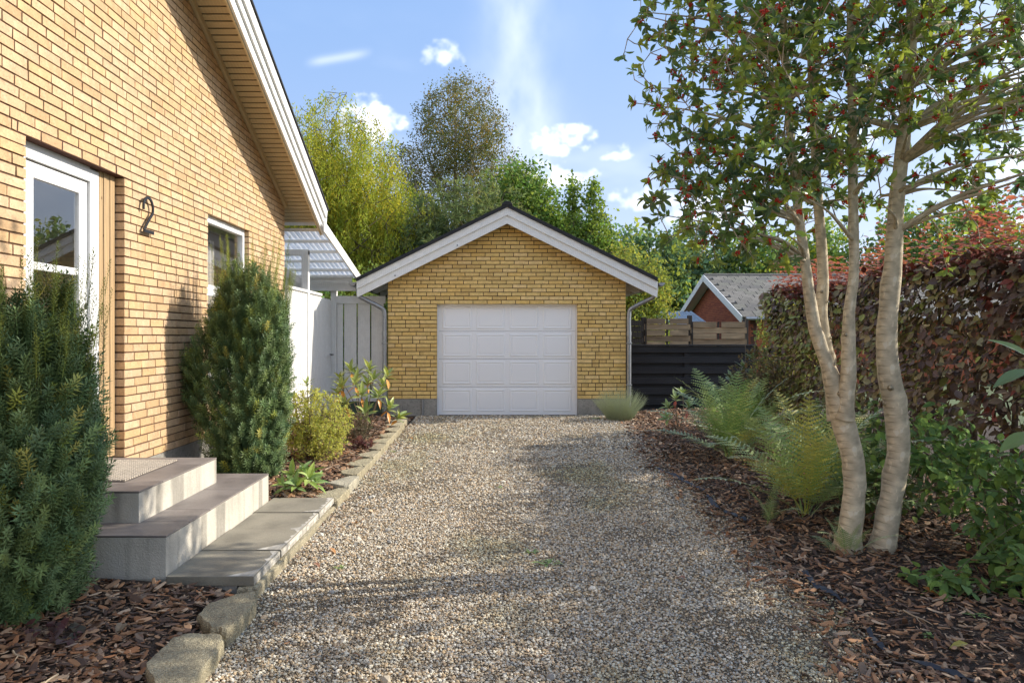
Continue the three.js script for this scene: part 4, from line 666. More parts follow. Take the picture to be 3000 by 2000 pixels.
function hollyTree(label, stems, ell, nClusters, nMain, seed, keep) {
  const r = rng(seed), tree = thing('holly_tree', label, 'tree', 'holly trees by the driveway'), S = stems.map((s, i) => { const n = 26, pts = curve(s.map(q => V(q[0], q[1], q[2])), n), rad = curve(s.map((q, k) => V(k, q[3], 0)), n).map(v => v.y); return { pts, radii: rad }; });
  const tt = new Tubes(); S.forEach((s, i) => { const n = 90, pts = curve(s.pts, n), rad = pts.map((_, k) => { const f = k / n * (s.radii.length - 1), a = Math.floor(f), b = Math.min(s.radii.length - 1, a + 1); return lerp(s.radii[a], s.radii[b], f - a); }); tt.add(pts, rad, 18, lump(seed + 50 + i)); });
  // pruned knots
  S.forEach((s) => { for (let k = 0; k < 3; k++) { const i = 6 + Math.floor(r() * 14), p = s.pts[i]; if (p.y > 2.6) continue; const a = r() * 6.28, d = V(Math.cos(a), 0.25, Math.abs(Math.sin(a))).normalize(), q = p.clone().add(d.clone().multiplyScalar(s.radii[i] * 0.75)); tt.add([q, q.clone().add(d.clone().multiplyScalar(s.radii[i] * 0.36))], [s.radii[i] * 0.4, s.radii[i] * 0.24], 9); } });
  mesh('trunk', tt.geo(), M.hollyBark, tree);
  const targets = inEllipsoids(r, ell, nClusters, keep), br = new Tubes(), cl = grow(br, S, targets, nMain, r, { r0: 0.026, twig: 0.0028, droop: 0.06, rise: 0.25, lowest: 1.75 });
  mesh('branches', br.geo(), M.hollyBark, tree);
  const leaves = [], berries = [], cols = [[0.15, 0.23, 0.07], [0.18, 0.28, 0.07], [0.12, 0.20, 0.085], [0.34, 0.42, 0.06], [0.28, 0.35, 0.06]];
  for (const c of cl) {
    const n = 5 + Math.floor(r() * 4), a0 = r() * 6.28, side = c.dir.clone().cross(V(0.2, 1, 0.1)).normalize(), sd2 = c.dir.clone().cross(side), base = pick(r, cols);
    for (let k = 0; k < n; k++) {
      const a = a0 + k * 2.399, sp = 0.55 + 0.75 * r(), d = c.dir.clone().multiplyScalar(Math.cos(sp)).add(side.clone().multiplyScalar(Math.sin(sp) * Math.cos(a))).add(sd2.clone().multiplyScalar(Math.sin(sp) * Math.sin(a))).add(V(0, 0.12, 0));
      const p = c.p.clone().add(c.dir.clone().multiplyScalar(-0.045 * r())); leaves.push([frame(p, d, c.dir.clone().add(V(0, 0.8, 0)).add(rdir(r).multiplyScalar(0.35)), 0.6 + 0.42 * r()), tint(r, base, 0.4, 0.2)]);
    }
    if (r() < 0.32) for (let k = 0, m = 6 + Math.floor(r() * 8); k < m; k++) { tmpM.compose(c.p.clone().add(c.dir.clone().multiplyScalar(-0.02)).add(rdir(r).multiplyScalar(0.008 + 0.014 * r())), tmpQ.identity(), tmpS.setScalar(0.8 + 0.4 * r())); berries.push([tmpM.clone(), tint(r, [1, 1, 1], 0.4)]); }
  }
  foliage('crown', hollyLeaf, M.leafGloss, leaves, tree); instances('berries', berryGeo, M.berry, berries, tree);
  return tree;
}
hollyTree('holly tree whose trunk forks into three pale stems', [
  [[2.26, -0.12, -4.78, 0.13], [2.27, -0.03, -4.78, 0.094], [2.285, 0.09, -4.78, 0.072], [2.31, 0.36, -4.78, 0.066], [2.30, 0.55, -4.78, 0.067], [2.25, 0.76, -4.79, 0.072], [2.20, 0.95, -4.79, 0.066], [2.145, 1.14, -4.79, 0.044], [2.06, 1.39, -4.79, 0.039], [1.99, 1.81, -4.77, 0.031], [1.92, 2.29, -4.75, 0.027], [1.86, 2.8, -4.72, 0.023], [1.80, 3.5, -4.66, 0.022], [1.72, 4.5, -4.6, 0.01]],
  [[2.21, 0.78, -4.83, 0.05], [2.195, 1.08, -4.86, 0.043], [2.16, 1.45, -4.92, 0.04], [2.185, 1.70, -4.95, 0.036], [2.165, 2.37, -5.0, 0.03], [2.14, 3.1, -5.02, 0.026], [2.12, 4.0, -5.05, 0.022], [2.1, 4.9, -5.05, 0.01]],
  [[2.23, 0.80, -4.75, 0.055], [2.245, 1.1, -4.72, 0.046], [2.245, 1.3, -4.72, 0.041], [2.25, 1.5, -4.72, 0.034], [2.278, 1.7, -4.72, 0.031], [2.275, 2.1, -4.72, 0.03], [2.26, 2.66, -4.7, 0.027], [2.23, 3.5, -4.66, 0.022], [2.25, 4.6, -4.6, 0.01]]],
  [[1.72, 3.25, -4.65, 0.92, 1.35, 0.95, 1], [1.5, 2.15, -4.4, 0.66, 0.48, 0.5, 1.7], [1.95, 4.2, -4.8, 0.95, 0.75, 0.9, 0.5], [2.25, 2.35, -5.2, 0.4, 0.35, 0.4, 1.0]], 1850, 130, 301, (p) => p.y > 1.7 && !(p.y < 2.2 && p.x > 1.75 && p.z > -5));
hollyTree('holly tree with one thick curved trunk nearer the hedge', [
  [[2.45, -0.14, -4.75, 0.125], [2.475, -0.03, -4.75, 0.09], [2.50, 0.1, -4.75, 0.072], [2.535, 0.32, -4.75, 0.067], [2.58, 0.61, -4.75, 0.068], [2.555, 0.89, -4.75, 0.069], [2.515, 1.09, -4.75, 0.067], [2.505, 1.36, -4.75, 0.06], [2.54, 1.75, -4.75, 0.054], [2.57, 2.23, -4.75, 0.046], [2.61, 2.64, -4.74, 0.04], [2.64, 3.2, -4.72, 0.034], [2.66, 3.9, -4.7, 0.032], [2.7, 5.0, -4.7, 0.012]]],
  [[2.75, 3.2, -4.6, 1.15, 1.15, 1.1, 1], [3.3, 3.0, -4.3, 0.85, 0.8, 0.8, 0.8], [2.8, 4.2, -4.7, 1.1, 0.75, 1.0, 0.45], [2.86, 2.0, -4.6, 0.2, 0.42, 0.25, 1.5]], 1400, 95, 303, (p) => p.y > 1.65 && !(p.y < 2.25 && Math.abs(p.x - 2.5) < 0.15 && p.z > -4.75));

// ---------------------------------------------------------------- trees beyond the garage
function clump(seed, n, rad, len, wid, droop = 0) { const r = rng(seed), l = []; for (let i = 0; i < n; i++) { const g = leafGeo(len * (0.7 + 0.6 * r()), wid * (0.7 + 0.6 * r()), { segs: 2, fold: 0.2, curl: 0.2 }); const d = rdir(r); d.y -= droop; const p = droop ? V((r() - 0.5) * rad, -i / n * rad * 3.4, (r() - 0.5) * rad) : rdir(r).multiplyScalar(rad * Math.cbrt(r())); g.applyMatrix4(frame(p, d, rdir(r))); l.push(g); } return merge(l); }
const clumpSmall = clump(1, 9, 0.19, 0.085, 0.06), clumpHang = clump(2, 16, 0.17, 0.09, 0.035, 1.2), clumpBig = clump(3, 9, 0.24, 0.13, 0.10), clumpLance = clump(4, 10, 0.16, 0.15, 0.03), clumpTiny = clump(5, 10, 0.13, 0.05, 0.04);
function bgTree(name, label, base, h, trunkR, ell, n, cols, geo, seed, o = {}) {
  const r = rng(seed), t = thing(name, label, 'tree', o.group ?? 'trees behind the garage'), [x, z] = base, top = h * (o.topK ?? 0.86), lean = o.lean ?? 0;
  const stems = []; for (let s = 0; s < (o.stems ?? 1); s++) { const a = r() * 6.28, q = s ? 0.12 * h : 0, pts = curve([V(x, -0.25, z), V(x + (r() - 0.5) * 0.2 + lean * 0.3, h * 0.3, z), V(x + Math.cos(a) * q * 0.5 + lean * 0.7, h * 0.6, z + Math.sin(a) * q * 0.5), V(x + Math.cos(a) * q + lean, top * (s ? 0.9 : 1), z + Math.sin(a) * q)], 18); stems.push({ pts, radii: pts.map((_, i) => trunkR * (s ? 0.7 : 1) * lerp(1, 0.12, i / 18)) }); }
  const tb = new Tubes(); stems.forEach(s => tb.add(s.pts, s.radii, 9)); const bk = o.bark ?? M.bark; mesh('trunk', tb.geo(), bk, t);
  const targets = inEllipsoids(r, ell, n, o.keep), br = new Tubes(), cl = grow(br, stems, targets, o.main ?? 60, r, { r0: trunkR * 0.45, twig: o.twig ?? 0.007, droop: 0.05, rise: o.rise ?? 0.6, lowest: h * 0.15 }); mesh('branches', br.geo(), bk, t);
  const list = []; for (const c of cl) for (let k = 0; k < (o.per ?? 2); k++) { const s = (o.size ?? 1) * (0.7 + 0.6 * r()), p = c.p.clone().add(rdir(r).multiplyScalar((o.spread ?? 0.25) * r())); list.push([o.hang ? frame(p, V((r() - 0.5) * 0.3, 1, (r() - 0.5) * 0.3), rdir(r), s) : frame(p, rdir(r), rdir(r), s), tint(r, pick(r, cols), 0.5, 0.3)]); }
  instances('crown', geo, M.leafThin, list, t); return t;
}
bgTree('weeping_birch', 'bright yellow green weeping birch beside the house roof', [-4.6, -21], 8.2, 0.2, [[-4.5, 5.6, -21, 2.0, 2.6, 2.0], [-3.6, 3.8, -20.6, 2.1, 2.5, 1.8], [-5.6, 4, -21, 2.2, 3.4, 2]], 2000, [[0.40, 0.43, 0.04], [0.48, 0.47, 0.045], [0.32, 0.38, 0.04], [0.52, 0.46, 0.04]], clumpHang, 401, { bark: M.bark, hang: true, per: 4, size: 1.0, spread: 0.35, main: 80 });
bgTree('birch_tree', 'tall thin birch with sparse brown green leaves and pale branches', [-1.5, -28], 11.2, 0.16, [[-1.3, 9.0, -28, 1.75, 2.1, 1.7, 1], [-3.1, 7.0, -28, 1.55, 1.7, 1.3, 0.9], [-0.4, 6.8, -28, 1.9, 1.7, 1.6, 0.8]], 1250, [[0.19, 0.20, 0.05], [0.24, 0.21, 0.05], [0.15, 0.18, 0.05], [0.30, 0.22, 0.05]], clumpTiny, 411, { bark: M.birchBark, stems: 3, per: 3, size: 1.35, spread: 0.5, main: 70, rise: 0.9, twig: 0.009 });
bgTree('olive_tree', 'grey green narrow leaved tree rising behind the garage roof ridge', [-0.9, -20.5], 5.6, 0.12, [[-0.7, 4.3, -20.5, 1.7, 1.5, 1.3], [-1.9, 3.4, -20.3, 1.3, 1.4, 1.2]], 750, [[0.192, 0.240, 0.080], [0.256, 0.288, 0.080], [0.144, 0.192, 0.064]], clumpLance, 421, { per: 2, size: 1.1 });
bgTree('dark_shrub_tree', 'dark green bushy tree between the birch and the garage roof', [-2.6, -23], 5.6, 0.14, [[-2.6, 3.9, -23, 1.5, 2.0, 1.4], [-3.4, 2.6, -22.5, 1.5, 1.8, 1.2]], 800, [[0.085, 0.128, 0.051], [0.111, 0.145, 0.051], [0.153, 0.153, 0.051]], clumpSmall, 431, { per: 2, size: 1.2 });
bgTree('maple_tree', 'fresh green maple just right of the tall birch', [1.0, -24], 7.4, 0.17, [[0.85, 5.3, -24, 1.35, 1.75, 1.3], [1.6, 4.2, -24, 1.6, 1.4, 1.3]], 800, [[0.170, 0.272, 0.043], [0.255, 0.323, 0.051], [0.128, 0.221, 0.043]], clumpBig, 441, { per: 2, size: 1.0 });
// young maples with upright leaders
[[2.35, -22.5, 6.3, 'young maple with a slim upright shoot behind the garage roof'], [2.95, -22.3, 6.2, 'second young maple with an upright shoot behind the garage roof'], [3.5, -22.6, 5.0, 'shorter young maple nearest to the garage roof edge']].forEach(([x, z, h, l], i) => bgTree('young_maple', l, [x, z], h, 0.06, [[x, h - 1.0, z, 0.16, 1.0, 0.16, 9], [x + 0.1, h - 2.4, z, 0.75, 1.3, 0.7, 1], [x - 0.1, 2.4, z, 1.0, 1.2, 0.9, 1]], 330, [[0.216, 0.324, 0.045], [0.306, 0.378, 0.054], [0.144, 0.234, 0.045]], clumpBig, 451 + i, { per: 2, size: 0.8, topK: 0.99, main: 40 }));
bgTree('hazel_bush', 'sunlit yellow green bush behind the right eave of the garage', [3.7, -20], 3.9, 0.08, [[3.6, 2.5, -20, 1.0, 1.3, 1.1], [4.2, 2.1, -20.5, 0.75, 1.2, 1.0]], 650, [[0.300, 0.330, 0.045], [0.390, 0.375, 0.053], [0.180, 0.240, 0.045]], clumpSmall, 461, { per: 2, stems: 3 });
[[7.2, -38, 7.0, 'dark green tree farther left behind the red brick house', [0.05, 0.085, 0.035]], [10.5, -40, 7.4, 'blue green tree in the middle behind the red brick house', [0.06, 0.095, 0.045]], [14, -40, 7.2, 'green tree behind the right end of the tiled roof', [0.07, 0.11, 0.03]], [18, -41, 7.6, 'large green tree behind the copper hedge', [0.08, 0.12, 0.03]], [22.5, -40, 8.4, 'green tree at the far right above the hedge', [0.07, 0.11, 0.035]], [27, -41, 9.5, 'tall tree at the right edge behind the holly', [0.075, 0.11, 0.03]]].forEach(([x, z, h, l, c], i) => bgTree('background_tree', l, [x, z], h, 0.2, [[x, h * 0.62, z, 2.5, h * 0.38, 2.0], [x - 1, h * 0.4, z + 0.5, 2.2, h * 0.4, 1.8], [x + 1.2, h * 0.36, z + 0.6, 2.2, h * 0.36, 1.8]], 700, [c.map(v => v * 2), c.map(v => v * 3), [c[0] * 6, c[1] * 4.2, c[2] * 1.5]], clumpBig, 471 + i, { per: 2, size: 1.9, spread: 0.5, group: 'trees beyond the red brick house' }));
[[-4.4, -16.5, 'green shrub behind the white gate', [0.10, 0.15, 0.03], 2.7], [-6.4, -17, 'dark shrub behind the lean-to roof', [0.06, 0.09, 0.03], 3.0], [-2.9, -17.5, 'leafy shrub between the lean-to and the garage', [0.13, 0.17, 0.03], 2.8]].forEach(([x, z, l, c, h], i) => bgTree('garden_shrub', l, [x, z], h, 0.05, [[x, h * 0.6, z, 1.0, h * 0.45, 0.8], [x + 0.5, h * 0.35, z, 0.9, h * 0.35, 0.8]], 330, [c.map(v => v * 1.5), c.map(v => v * 2.2)], clumpSmall, 491 + i, { per: 2, stems: 3, main: 30, group: 'shrubs behind the fences' }));

// ---------------------------------------------------------------- copper beech hedge along the right side
{
  const r = rng(500), hedge = thing('copper_hedge', 'tall copper beech hedge with dark purple leaves and red shoots on top', 'hedge');
  const z0 = -10.0, z1 = -2.6, topY = (z) => 1.88 + 0.05 * Math.sin(z * 1.7) + 0.03 * Math.sin(z * 4.1), faceX = (y, z) => 3.62 + 0.06 * Math.sin(z * 2.3 + y) + 0.05 * Math.sin(y * 5 + z * 3.1) + 0.10 * smooth(0.6, 0, y);
  const tb = new Tubes(); for (let z = -9.8; z < -2.8; z += 0.42) { const x = 3.92 + (r() - 0.5) * 0.2; tb.add(curve([V(x, -0.1, z), V(x + (r() - 0.5) * 0.15, 0.7, z + (r() - 0.5) * 0.2), V(x + (r() - 0.5) * 0.2, 1.8, z + (r() - 0.5) * 0.2)], 8), [0.035, 0.033, 0.03, 0.027, 0.024, 0.02, 0.016, 0.012, 0.008], 6);
    for (let k = 0; k < 14; k++) { const y = 0.3 + 1.5 * r(), zz = z + (r() - 0.5) * 0.5; tb.add([V(x, y - 0.1, z), V(lerp(x, 3.66, 0.5), y, zz), V(3.66 + 0.15 * r(), y + 0.15 * r(), zz + (r() - 0.5) * 0.2)], [0.009, 0.006, 0.002], 4, null, false); } }
  mesh('stems', tb.geo(), M.bark, hedge);
  const lf = leafGeo(0.078, 0.05, { segs: 3, fold: 0.18, curl: 0.18, shape: (t) => Math.pow(Math.sin(Math.PI * Math.min(1, t * 0.96 + 0.03)), 0.75) });
  const cols = [[0.13, 0.085, 0.07], [0.17, 0.12, 0.08], [0.21, 0.17, 0.085], [0.14, 0.10, 0.09], [0.25, 0.21, 0.11]], green = [[0.22, 0.25, 0.08], [0.28, 0.30, 0.085], [0.20, 0.19, 0.075]], list = [], red = [];
  for (let i = 0; i < 15500; i++) {
    const z = lerp(z0, z1, r()), ty = topY(z), y = 0.12 + (ty - 0.12) * Math.pow(r(), 0.85), depth = 0.42 * Math.pow(r(), 1.6); if (y < 0.55 && r() < 0.55) continue;
    const hole = fbm(z * 1.6 + 30, y * 1.6 + 30, 0, 3, 77); if (hole < 0.36 && depth < 0.16) continue;
    const x = faceX(y, z) + depth, d = V(-0.55 + 0.5 * r(), -0.7 + 0.8 * r(), (r() - 0.5) * 1.6), gm = smooth(0.45, 0.65, fbm(z * 0.9 + 3, y * 1.1, 0, 3, 78)) * 0.75 + 0.12 + 0.35 * smooth(-8.0, -9.6, z);
    list.push([frame(V(x, y, z), d, V(-1, 0.75, 0).add(rdir(r).multiplyScalar(0.7)), 0.75 + 0.55 * r()), tint(r, r() < gm ? pick(r, green) : pick(r, cols), 0.5, 0.25)]);
  }
  for (let i = 0; i < 3600; i++) { const z = lerp(z0, z1, r()), x = 3.62 + 0.65 * r(), y = topY(z) + (r() - 0.6) * 0.12; list.push([frame(V(x, y, z), rdir(r).add(V(0, 0.3, 0)), V(0, 1, 0).add(rdir(r).multiplyScalar(0.6)), 0.7 + 0.5 * r()), tint(r, r() < 0.45 ? [0.20, 0.06, 0.045] : pick(r, cols), 0.5, 0.2)]); }
  for (let i = 0; i < 1700; i++) { const z = lerp(z0, z1, r()), x = 3.66 + 0.55 * r(); if (r() > 0.25 + 0.75 * smooth(0.35, 0.6, fbm(z * 1.1 + 9, x * 3, 0, 2, 79))) continue; const h = lerp(0.12, 0.62, Math.pow(r(), 1.3)) * (0.75 + 0.5 * smooth(-9, -4.5, z)), y0 = topY(z) - 0.05, lean = V((r() - 0.5) * 0.4, 1, (r() - 0.5) * 0.4).normalize(); for (let k = 0.1; k < 1; k += 0.055 / h) { const p = V(x, y0, z).add(lean.clone().multiplyScalar(h * k)), a = r() * 6.28; red.push([frame(p, V(Math.cos(a), 0.45, Math.sin(a)), V(0, 1, 0).add(rdir(r).multiplyScalar(0.4)), 0.55 + 0.4 * r()), tint(r, k > 0.45 ? pick(r, [[0.44, 0.13, 0.07], [0.48, 0.18, 0.09], [0.36, 0.10, 0.07]]) : [0.22, 0.09, 0.07], 0.4, 0.2)]); } }
  foliage('foliage', lf, M.leafSolid, list, hedge); instances('red_shoots', lf, M.leafThin, red, hedge);
}
// ---------------------------------------------------------------- yews: upright needle sprays
function yewSpray(seed, L, n, nl, spread) {
  const r = rng(seed), pos = []; const q = (a, b, c) => pos.push(...a, ...b, ...c);
  const stem = (w, y0, y1) => { for (let k = 0; k < 3; k++) { const a = k * 2.094, b = a + 2.094; q([w * Math.cos(a), y0, w * Math.sin(a)], [w * Math.cos(b), y0, w * Math.sin(b)], [0, y1, 0]); } }; stem(0.0022, 0, L);
  for (let i = 0; i < n; i++) { const t = i / n, y = L * (0.06 + 0.94 * t), a = i * 2.4 + r() * 0.5, tilt = lerp(0.15, 1.0, Math.pow(t, 3)) + (r() - 0.5) * 0.3, l = nl * (t > 0.85 ? lerp(1, 0.6, (t - 0.85) / 0.15) : 1) * (0.8 + 0.4 * r()), c = Math.cos(a), s = Math.sin(a), ct = Math.cos(tilt), st = Math.sin(tilt), w = 0.0027, e = [c * ct * l, y + st * l, s * ct * l], m = [c * ct * l * 0.5, y + st * l * 0.5 - 0.001, s * ct * l * 0.5], px = -s * w, pz = c * w; q([0, y, 0], [m[0] + px, m[1], m[2] + pz], e); q([0, y, 0], e, [m[0] - px, m[1], m[2] - pz]); }
  const g = new THREE.BufferGeometry(); g.setAttribute('position', new THREE.Float32BufferAttribute(pos, 3)); g.computeVertexNormals(); return g;
}
const spraysBody = [yewSpray(1, 0.075, 34, 0.027), yewSpray(2, 0.10, 40, 0.025)], sprayTip = yewSpray(3, 0.24, 58, 0.024);
function yew(label, x, z, y0, prof, H, n, nTip, seed, k = 1) {   // prof: radius over height 0..1
  const r = rng(seed), t = thing('yew_bush', label, 'bush', 'columnar yew bushes by the house', [x, 0, z]);
  const tb = new Tubes(); for (let i = 0; i < 9; i++) { const a = r() * 6.28, q = 0.06 + 0.2 * r(); tb.add(curve([V(q * 0.4 * Math.cos(a), y0 - 0.08, q * 0.4 * Math.sin(a)), V(q * Math.cos(a), y0 + H * 0.4, q * Math.sin(a)), V(q * 1.3 * Math.cos(a), y0 + H * 0.85, q * 1.3 * Math.sin(a))], 8), [0.02, 0.019, 0.018, 0.016, 0.014, 0.012, 0.01, 0.007, 0.004], 6); } mesh('stems', tb.geo(), M.bark, t);
  const lists = [[], [], []], cols = [[0.13, 0.20, 0.07], [0.10, 0.16, 0.06], [0.17, 0.24, 0.075], [0.14, 0.21, 0.085]], tips = [[0.32, 0.36, 0.06], [0.24, 0.29, 0.06], [0.40, 0.37, 0.08]];
  const lobe = []; for (let i = 0; i < 10; i++) lobe.push([r() * 6.28, r(), 0.06 + 0.13 * r()]);
  for (let i = 0; i < n; i++) {
    const a = r() * 6.28, h = Math.pow(r(), 0.9) * (0.78 + 0.4 * fbm(a * 1.6 + 4, 3, 0, 2, seed + 9)); let rad = prof(h); for (const [la, lh, lk] of lobe) { const c = Math.cos(a - la); if (c > 0.6) rad += lk * (c - 0.6) * 2 * Math.exp(-Math.pow((h - lh) / 0.25, 2)); } rad *= 0.93 + 0.14 * fbm(a * 2 + 10, h * 7, 0, 2, seed);
    const q = rad * lerp(0.35, 1, Math.pow(r(), 0.5)), p = V(q * Math.cos(a), y0 + h * H, q * Math.sin(a)), out = V(Math.cos(a), 0, Math.sin(a)), d = out.multiplyScalar(0.55 - 0.3 * h + 0.35 * r()).add(V(0, 0.75 + 0.5 * h + 0.4 * r(), 0)).add(rdir(r).multiplyScalar(0.45));
    lists[r() < 0.5 ? 0 : 1].push([frame(p, d, rdir(r), k * (0.95 + 0.65 * r())), tint(r, r() < 0.03 + 0.12 * h * h ? pick(r, tips) : pick(r, cols), 0.45, 0.2)]);
  }
  for (let i = 0; i < nTip; i++) { const a = r() * 6.28, q = prof(0.85) * 1.2 * Math.sqrt(r()), top = H * (0.98 + (r() < 0.45 ? 0.28 : 0.12) * r()) , yb = H * (0.55 + 0.3 * r()), lean = V(0.1 * Math.cos(a) + (r() - 0.5) * 0.1, 1, 0.1 * Math.sin(a) + (r() - 0.5) * 0.1), col = pick(r, tips.slice(0, 2)); for (let y = yb; y < top; y += 0.13) lists[2].push([frame(V(q * Math.cos(a) + lean.x * (y - yb), y0 + y, q * Math.sin(a) + lean.z * (y - yb)), lean.clone().add(rdir(r).multiplyScalar(0.06)), rdir(r), k * (y > top - 0.15 ? 0.75 : 1) * (0.8 + 0.3 * r())), tint(r, y > top - 0.3 ? col : pick(r, cols), 0.4, 0.2)]); }
  for (let i = 0; i < nTip * 0.8; i++) { const a = r() * 6.28, h = 0.1 + 0.7 * r(), q = prof(h) * (0.92 + 0.12 * r()), p = V(q * Math.cos(a), y0 + h * H, q * Math.sin(a)); lists[2].push([frame(p, V(0.15 * Math.cos(a), 1, 0.15 * Math.sin(a)), rdir(r), k * (0.6 + 0.5 * r())), tint(r, pick(r, tips), 0.4, 0.2)]); }
  lists.forEach((l, i) => instances(i === 2 ? 'upright_shoots' : 'needles', i === 2 ? sprayTip : spraysBody[i], M.needle, l, t)); return t;
}
const bulge = (lo, mid, hi) => (h) => h < 0.45 ? lerp(lo, mid, smooth(0, 0.45, h)) : lerp(mid, hi, Math.pow((h - 0.45) / 0.55, 2.2));
yew('large dark yew bush at the left edge in front of the steps', -2.36, -3.62, -0.03, bulge(0.22, 0.37, 0.27), 1.40, 5600, 105, 601, 1.05);
yew('columnar yew bush casting its shadow on the brick wall under the window', -2.25, -6.95, 0.02, bulge(0.21, 0.285, 0.20), 1.74, 6000, 95, 602, 1.1);

// ---------------------------------------------------------------- shrubs in the left bed
function shrub(name, label, cat, ell, base, n, leaf, mat, cols, seed, o = {}) {
  const r = rng(seed), t = thing(name, label, cat, o.group), stems = []; for (let i = 0; i < (o.stems ?? 8); i++) { const a = r() * 6.28, q = (o.sp ?? 0.15) * r(), e = ell[0], pts = curve([V(base[0] + q * 0.3 * Math.cos(a), base[1] - 0.05, base[2] + q * 0.3 * Math.sin(a)), V(base[0] + q * Math.cos(a), lerp(base[1], e[1], 0.6), base[2] + q * Math.sin(a)), V(e[0] + q * 2 * Math.cos(a), e[1] + e[4] * 0.5, e[2] + q * 2 * Math.sin(a))], 8); stems.push({ pts, radii: pts.map((_, k) => lerp(o.r0 ?? 0.008, 0.002, k / 8)) }); }
  const tb = new Tubes(); stems.forEach(s => tb.add(s.pts, s.radii, 5)); const cl = grow(tb, stems, inEllipsoids(r, ell, n, o.keep), o.main ?? 40, r, { r0: 0.005, twig: 0.0014, droop: 0.03, rise: 0.8, sides: 4 }); mesh('stems', tb.geo(), o.stemMat ?? M.twig, t);
  const list = []; for (const c of cl) for (let k = 0; k < (o.per ?? 6); k++) { const d = c.dir.clone().multiplyScalar(0.5).add(rdir(r)).add(V(0, o.lift ?? 0.35, 0)); list.push([frame(c.p.clone().add(rdir(r).multiplyScalar((o.spread ?? 0.03) * r())), d, V(0, 1, 0).add(rdir(r).multiplyScalar(0.6)), 0.6 + 0.7 * r()), tint(r, pick(r, cols), 0.45, 0.2)]); }
  (o.large ? foliage : instances)('foliage', leaf, mat, list, t); return t;
}
const tinyLeaf = leafGeo(0.032, 0.016, { segs: 2 });
shrub('spirea_shrub', 'rounded yellow green shrub beside the columnar yew', 'shrub', [[-1.92, 0.42, -7.9, 0.40, 0.36, 0.38], [-1.85, 0.25, -7.75, 0.34, 0.22, 0.32]], [-1.92, 0, -7.9], 1100, tinyLeaf, M.leafThin, [[0.56, 0.55, 0.12], [0.62, 0.58, 0.15], [0.44, 0.47, 0.09], [0.56, 0.58, 0.11]], 611, { per: 9, stems: 16, sp: 0.2, spread: 0.04 });
shrub('heather_clump', 'small grey brown herb clump next to the yellow shrub', 'herb', [[-1.66, 0.2, -9.0, 0.2, 0.2, 0.18]], [-1.66, 0, -9.0], 170, tinyLeaf, M.leaf, [[0.17, 0.15, 0.08], [0.14, 0.15, 0.08], [0.19, 0.13, 0.09]], 613, { per: 7, sp: 0.1 });
shrub('coral_bells', 'low dark red leafy plant at the foot of the near yew', 'plant', [[-1.95, 0.0, -3.28, 0.14, 0.05, 0.1]], [-1.95, -0.05, -3.28], 40, leafGeo(0.045, 0.045, { segs: 3 }), M.leaf, [[0.12, 0.05, 0.05], [0.16, 0.10, 0.09], [0.12, 0.10, 0.07]], 615, { per: 3, stems: 4, sp: 0.05, main: 8 });
shrub('coral_bells', 'tiny reddish plant beside the far edging stones', 'plant', [[-1.52, 0.1, -8.55, 0.12, 0.06, 0.12]], [-1.52, 0, -8.55], 34, leafGeo(0.045, 0.045, { segs: 3 }), M.leaf, [[0.14, 0.05, 0.05], [0.18, 0.08, 0.06]], 617, { per: 3, stems: 4, sp: 0.05, main: 8 });

// broad leaves in whorls: each leaf a piece of its own
function whorlPlant(name, label, cat, heads, base, lg, mats, seed, o = {}) {
  const r = rng(seed), t = thing(name, label, cat, o.group), tb = new Tubes(), hub = V(...base);
  for (const h of heads) {
    const p = V(...h), mid = hub.clone().lerp(p, 0.5).add(V((r() - 0.5) * 0.06, 0.02, (r() - 0.5) * 0.06)), pts = curve([hub.clone().add(V(0, -0.05, 0)), mid, p], 7); tb.add(pts, pts.map((_, i) => lerp(o.r0 ?? 0.008, 0.0035, i / 7)), 5);
    const dir = p.clone().sub(mid).normalize().lerp(V(0, 1, 0), 0.5).normalize(), sd = dir.clone().cross(V(1, 0.1, 0.3)).normalize(), s2 = dir.clone().cross(sd), n = o.n ?? 9;
    for (let k = 0; k < n; k++) { const a = k * 2.399 + r() * 0.4, sp = lerp(0.5, 1.45, k / n) + (r() - 0.5) * 0.25, d = dir.clone().multiplyScalar(Math.cos(sp)).add(sd.clone().multiplyScalar(Math.sin(sp) * Math.cos(a))).add(s2.clone().multiplyScalar(Math.sin(sp) * Math.sin(a))); const old = o.old && k > n - 3 && r() < o.old, m = mesh('leaf', pick(r, lg), old ? o.oldMat : pick(r, mats), t, old ? 'withered orange leaf' : undefined); m.applyMatrix4(frame(p.clone().add(dir.clone().multiplyScalar(-0.012 * k * 0.4)), old ? d.add(V(0, -0.9, 0)) : d, dir.clone().add(rdir(r).multiplyScalar(0.2)), (o.s ?? 1) * (0.75 + 0.45 * r()))); }
  }
  mesh('stems', tb.geo(), M.twig, t); return t;
}
const rhodoLeaf = [leafGeo(0.115, 0.036, { segs: 4, fold: 0.2, curl: 0.18 }), leafGeo(0.10, 0.034, { segs: 4, fold: 0.35, curl: 0.3 })];
const lm = (c, o) => phys({ ...{ color: lin(...c), roughness: 0.85, transmission: 0.3, thickness: 0, side: THREE.DoubleSide, clearcoat: 0.4, clearcoatRoughness: 0.3 }, ...o });
const rhodoM = [lm([0.28, 0.34, 0.06]), lm([0.38, 0.42, 0.07]), lm([0.20, 0.28, 0.06])], orangeM = lm([0.68, 0.30, 0.04]), redM = lm([0.5, 0.09, 0.04]);
